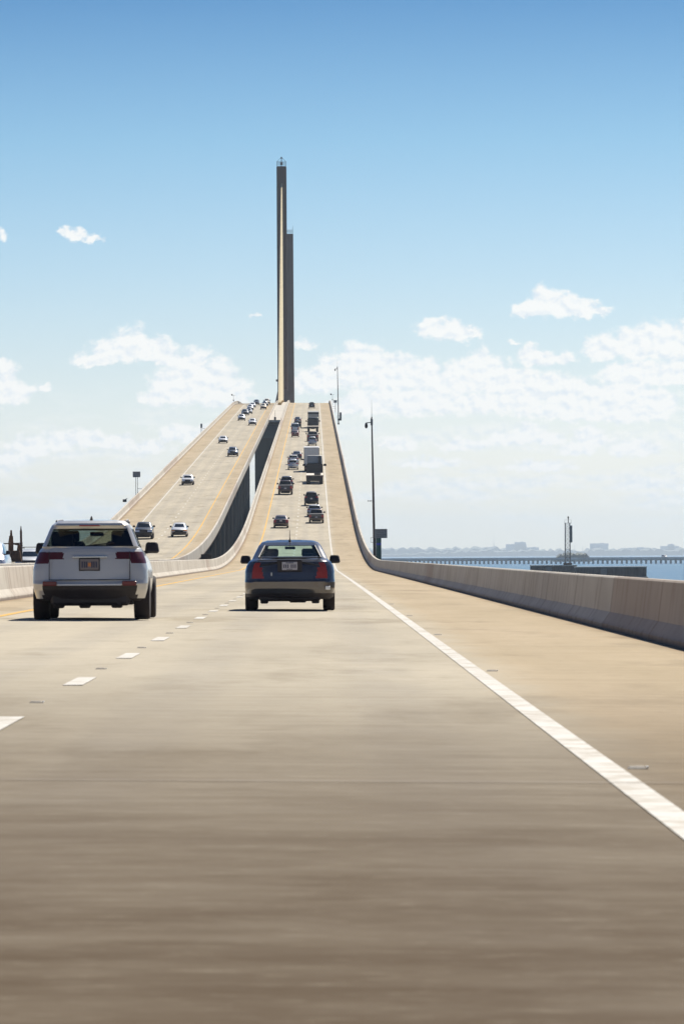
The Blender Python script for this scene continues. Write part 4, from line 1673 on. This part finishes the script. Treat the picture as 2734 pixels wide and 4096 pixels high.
# old trestle pier far behind
A0, A1 = Vector((20, 4210, 0)), Vector((420, 3400, 0))
pt = thing('trestle_pier', 'long low trestle pier on rows of piles, stretching across the water in the distance', 'pier', (A0.x, A0.y, WATER))
run = A1 - A0
ang = math.atan2(run.y, run.x)
pt.rotation_euler = (0, 0, ang)
LN = run.length
B().box((LN / 2, 0, 3.35), (LN, 5.0, 1.15), bev=.1).build('deck', M_FAR, pt)
q = B()
for sy in (-2.3, 2.3):
    q.box((LN / 2, sy, 4.25), (LN, .25, .6))
q.build('parapet', M_FAR, pt)
bent = None
nb = int(LN / 6.9)
for k in range(nb):
    if bent is None:
        q = B()
        q.box((0, 0, .9), (1.7, 1.0, 4.0), bev=.12)
        q.box((0, 0, 2.55), (1.9, 4.2, .5), bev=.08)
        bent = o = q.build('pile_bent', M_FAR, pt)
    else:
        o = bent.copy()
        C.objects.link(o)
        o.parent = pt
    o.location = (2 + k * 6.9, 0, 0)
v = copy_tree(proto['van'])
v.name = 'van'
for ch in v.children:
    if ch.name.split('.')[0] in ('body', 'rear_bumper'):
        ch.material_slots[0].material = PAINTS['white']
f = (240 - A0.x) / run.x
pp = A0 + run * f
v.location = (pp.x, pp.y, WATER + 3.93)
v.rotation_euler = (0, 0, ang - R(90))
v.scale = (1, 1, 1)
tag(v, 'tiny white van on the deck of the distant trestle pier at right', 'van', 'vehicles on the far pier')

# low wooded spit and the far shore
def lumpy(name, x0, x1, y, zt, n, seed, mat, depth=400, kind='stuff', amp=.5):
    rnd = random.Random(seed)
    tops, h = [], zt * .6
    for i in range(n + 1):
        f_ = i / n
        edge = min(1, 6 * f_, 6 * (1 - f_)) ** .6
        tops.append((zt * (1 - amp) + zt * amp * rnd.random()) * edge + .5)
    vs2, fs2 = [], []
    for r_ in range(3):
        for i in range(n + 1):
            x_ = x0 + (x1 - x0) * i / n
            hh = tops[i] * (.85, 1.0, .7)[r_] * (1 if r_ == 1 else .8 + .3 * rnd.random())
            vs2.append((x_, y + depth * r_ / 2, WATER + hh))
    m_ = n + 1
    for i in range(m_):
        vs2.append((x0 + (x1 - x0) * i / n, y - 4, WATER - .5))
    for i in range(m_):
        vs2.append((x0 + (x1 - x0) * i / n, y + depth + 4, WATER - .5))
    for r_ in range(2):
        for i in range(n):
            a = r_ * m_ + i
            fs2.append((a, a + 1, a + m_ + 1, a + m_))
    for i in range(n):
        fs2.append((3 * m_ + i, 3 * m_ + i + 1, i + 1, i))
        fs2.append((2 * m_ + i, 2 * m_ + i + 1, 4 * m_ + i + 1, 4 * m_ + i))
    o_ = mesh(name, vs2, fs2, mat)
    tag(o_, kind=kind)
    return o_


lumpy('wooded_spit', 218, 252, 5000, 8.5, 26, 3, M_TREE, 60, amp=.25)
bpy.data.objects['wooded_spit']['label'] = 'low wooded spit behind the trestle pier'
bpy.data.objects['wooded_spit']['category'] = 'woodland'
lumpy('far_shore', 150, 3600, 21300, 32.0, 260, 5, M_TREE, 500, 'structure', .45)
lumpy('far_shore', 70, 1000, 22400, 43.0, 60, 6, M_TREE, 400, 'structure', .35)


def city(x, y, wd, ln, parts, label):
    t_ = thing('building', label, 'building', (x, y, WATER), group='buildings on the far shore')
    for k, (dx, w_, h_) in enumerate(parts):
        b_ = B().box((dx, 0, h_ / 2), (w_, ln, h_), bev=.4).build('block', M_FARW, t_)
        q_ = B()
        nf = max(2, int(h_ / 3.4))
        for i in range(nf - 1):
            q_.box((dx, -ln / 2 - .06, 2.4 + 3.4 * i), (w_ * .92, .25, 1.4))
        q_.build('window_band', M_FARGLASS, b_)
        B().box((dx + w_ * .15, 0, h_ + 1.0), (w_ * .25, ln * .4, 2.2), bev=.15).build('roof_plant', M_FARW, b_)
    return t_


Dk = 22000.0
kx = lambda px_: (px_ - 1276.4) * Dk / 21621.
hz = lambda py: (2222 - py) * Dk / 21621. + EYE - WATER
city(kx(2078), Dk, 60, 30, [(0.0, 45.5, hz(2173)), (-16.0, 82.6, hz(2181)), (50.6, 50.6, hz(2194)), (87.7, 32.0, hz(2206))], 'stepped apartment tower on the hazy far shore, left of the lattice tower')
city(kx(2394), Dk, 44, 30, [(0.0, 74.2, hz(2180))], 'plain block on the hazy far shore, right of the lattice tower')
city(kx(2676), Dk, 32, 24, [(0.0, 75.9, hz(2192)), (5.1, 27.0, hz(2185))], 'far block with a small roof tower at the right edge of the skyline')
city(kx(2545), Dk + 60, 48, 24, [(0.0, 118.0, hz(2198))], 'long low block between the two right-hand towers of the skyline')
city(kx(1876), Dk, 46, 24, [(0.0, 104.5, hz(2207))], 'long low block on the far shore, right of the grey sign')
city(kx(2490), Dk + 30, 20, 20, [(0.0, 40.5, hz(2203)), (-37.1, 27.0, hz(2208))], 'small pair of blocks beside the plain block on the far shore')
for px_, py, lb in ((1973, 2146, 'thin radio mast on the far shore left of the stepped tower'), (2296, 2186, 'thin radio mast just right of the lattice tower on the far shore'), (2328, 2190, 'short radio mast between the lattice tower and the plain block')):
    t = thing('radio_mast', lb, 'mast', (kx(px_), Dk, WATER), group='masts on the far shore')
    h_ = hz(py)
    q = B()
    q.tube((0, 0, 0), (0, 0, h_), 1.1, .4, 6)
    for k in range(3):
        z_ = h_ * (.5 + .2 * k)
        q.tube((0, 0, z_), (10 - 3 * k, 0, 0), .06, n=4)
        q.tube((0, 0, z_), (-10 + 3 * k, 0, 0), .06, n=4)
    q.build('mast', M_FAR, t)

# ------------------------------------------------------------------ haze
HZ = B()
HZ.box((0, 11000, (WATER - 1.2 + 160) / 2), (32200, 25000, 160 - WATER + 1.2))
hm = bpy.data.materials.new('sea_haze')
hm.use_nodes = True
hm.node_tree.nodes.clear()
pv = hm.node_tree.nodes.new('ShaderNodeVolumePrincipled')
pv.inputs['Color'].default_value = (.72, .86, 1.0, 1)
pv.inputs['Density'].default_value = 0.5e-4
pv.inputs['Anisotropy'].default_value = .3
ho = hm.node_tree.nodes.new('ShaderNodeOutputMaterial')
hm.node_tree.links.new(pv.outputs[0], ho.inputs['Volume'])
hz_o = HZ.build('haze', hm)
tag(hz_o, 'thin sea haze over the water', kind='stuff')
hz_o.display_type = 'WIRE'
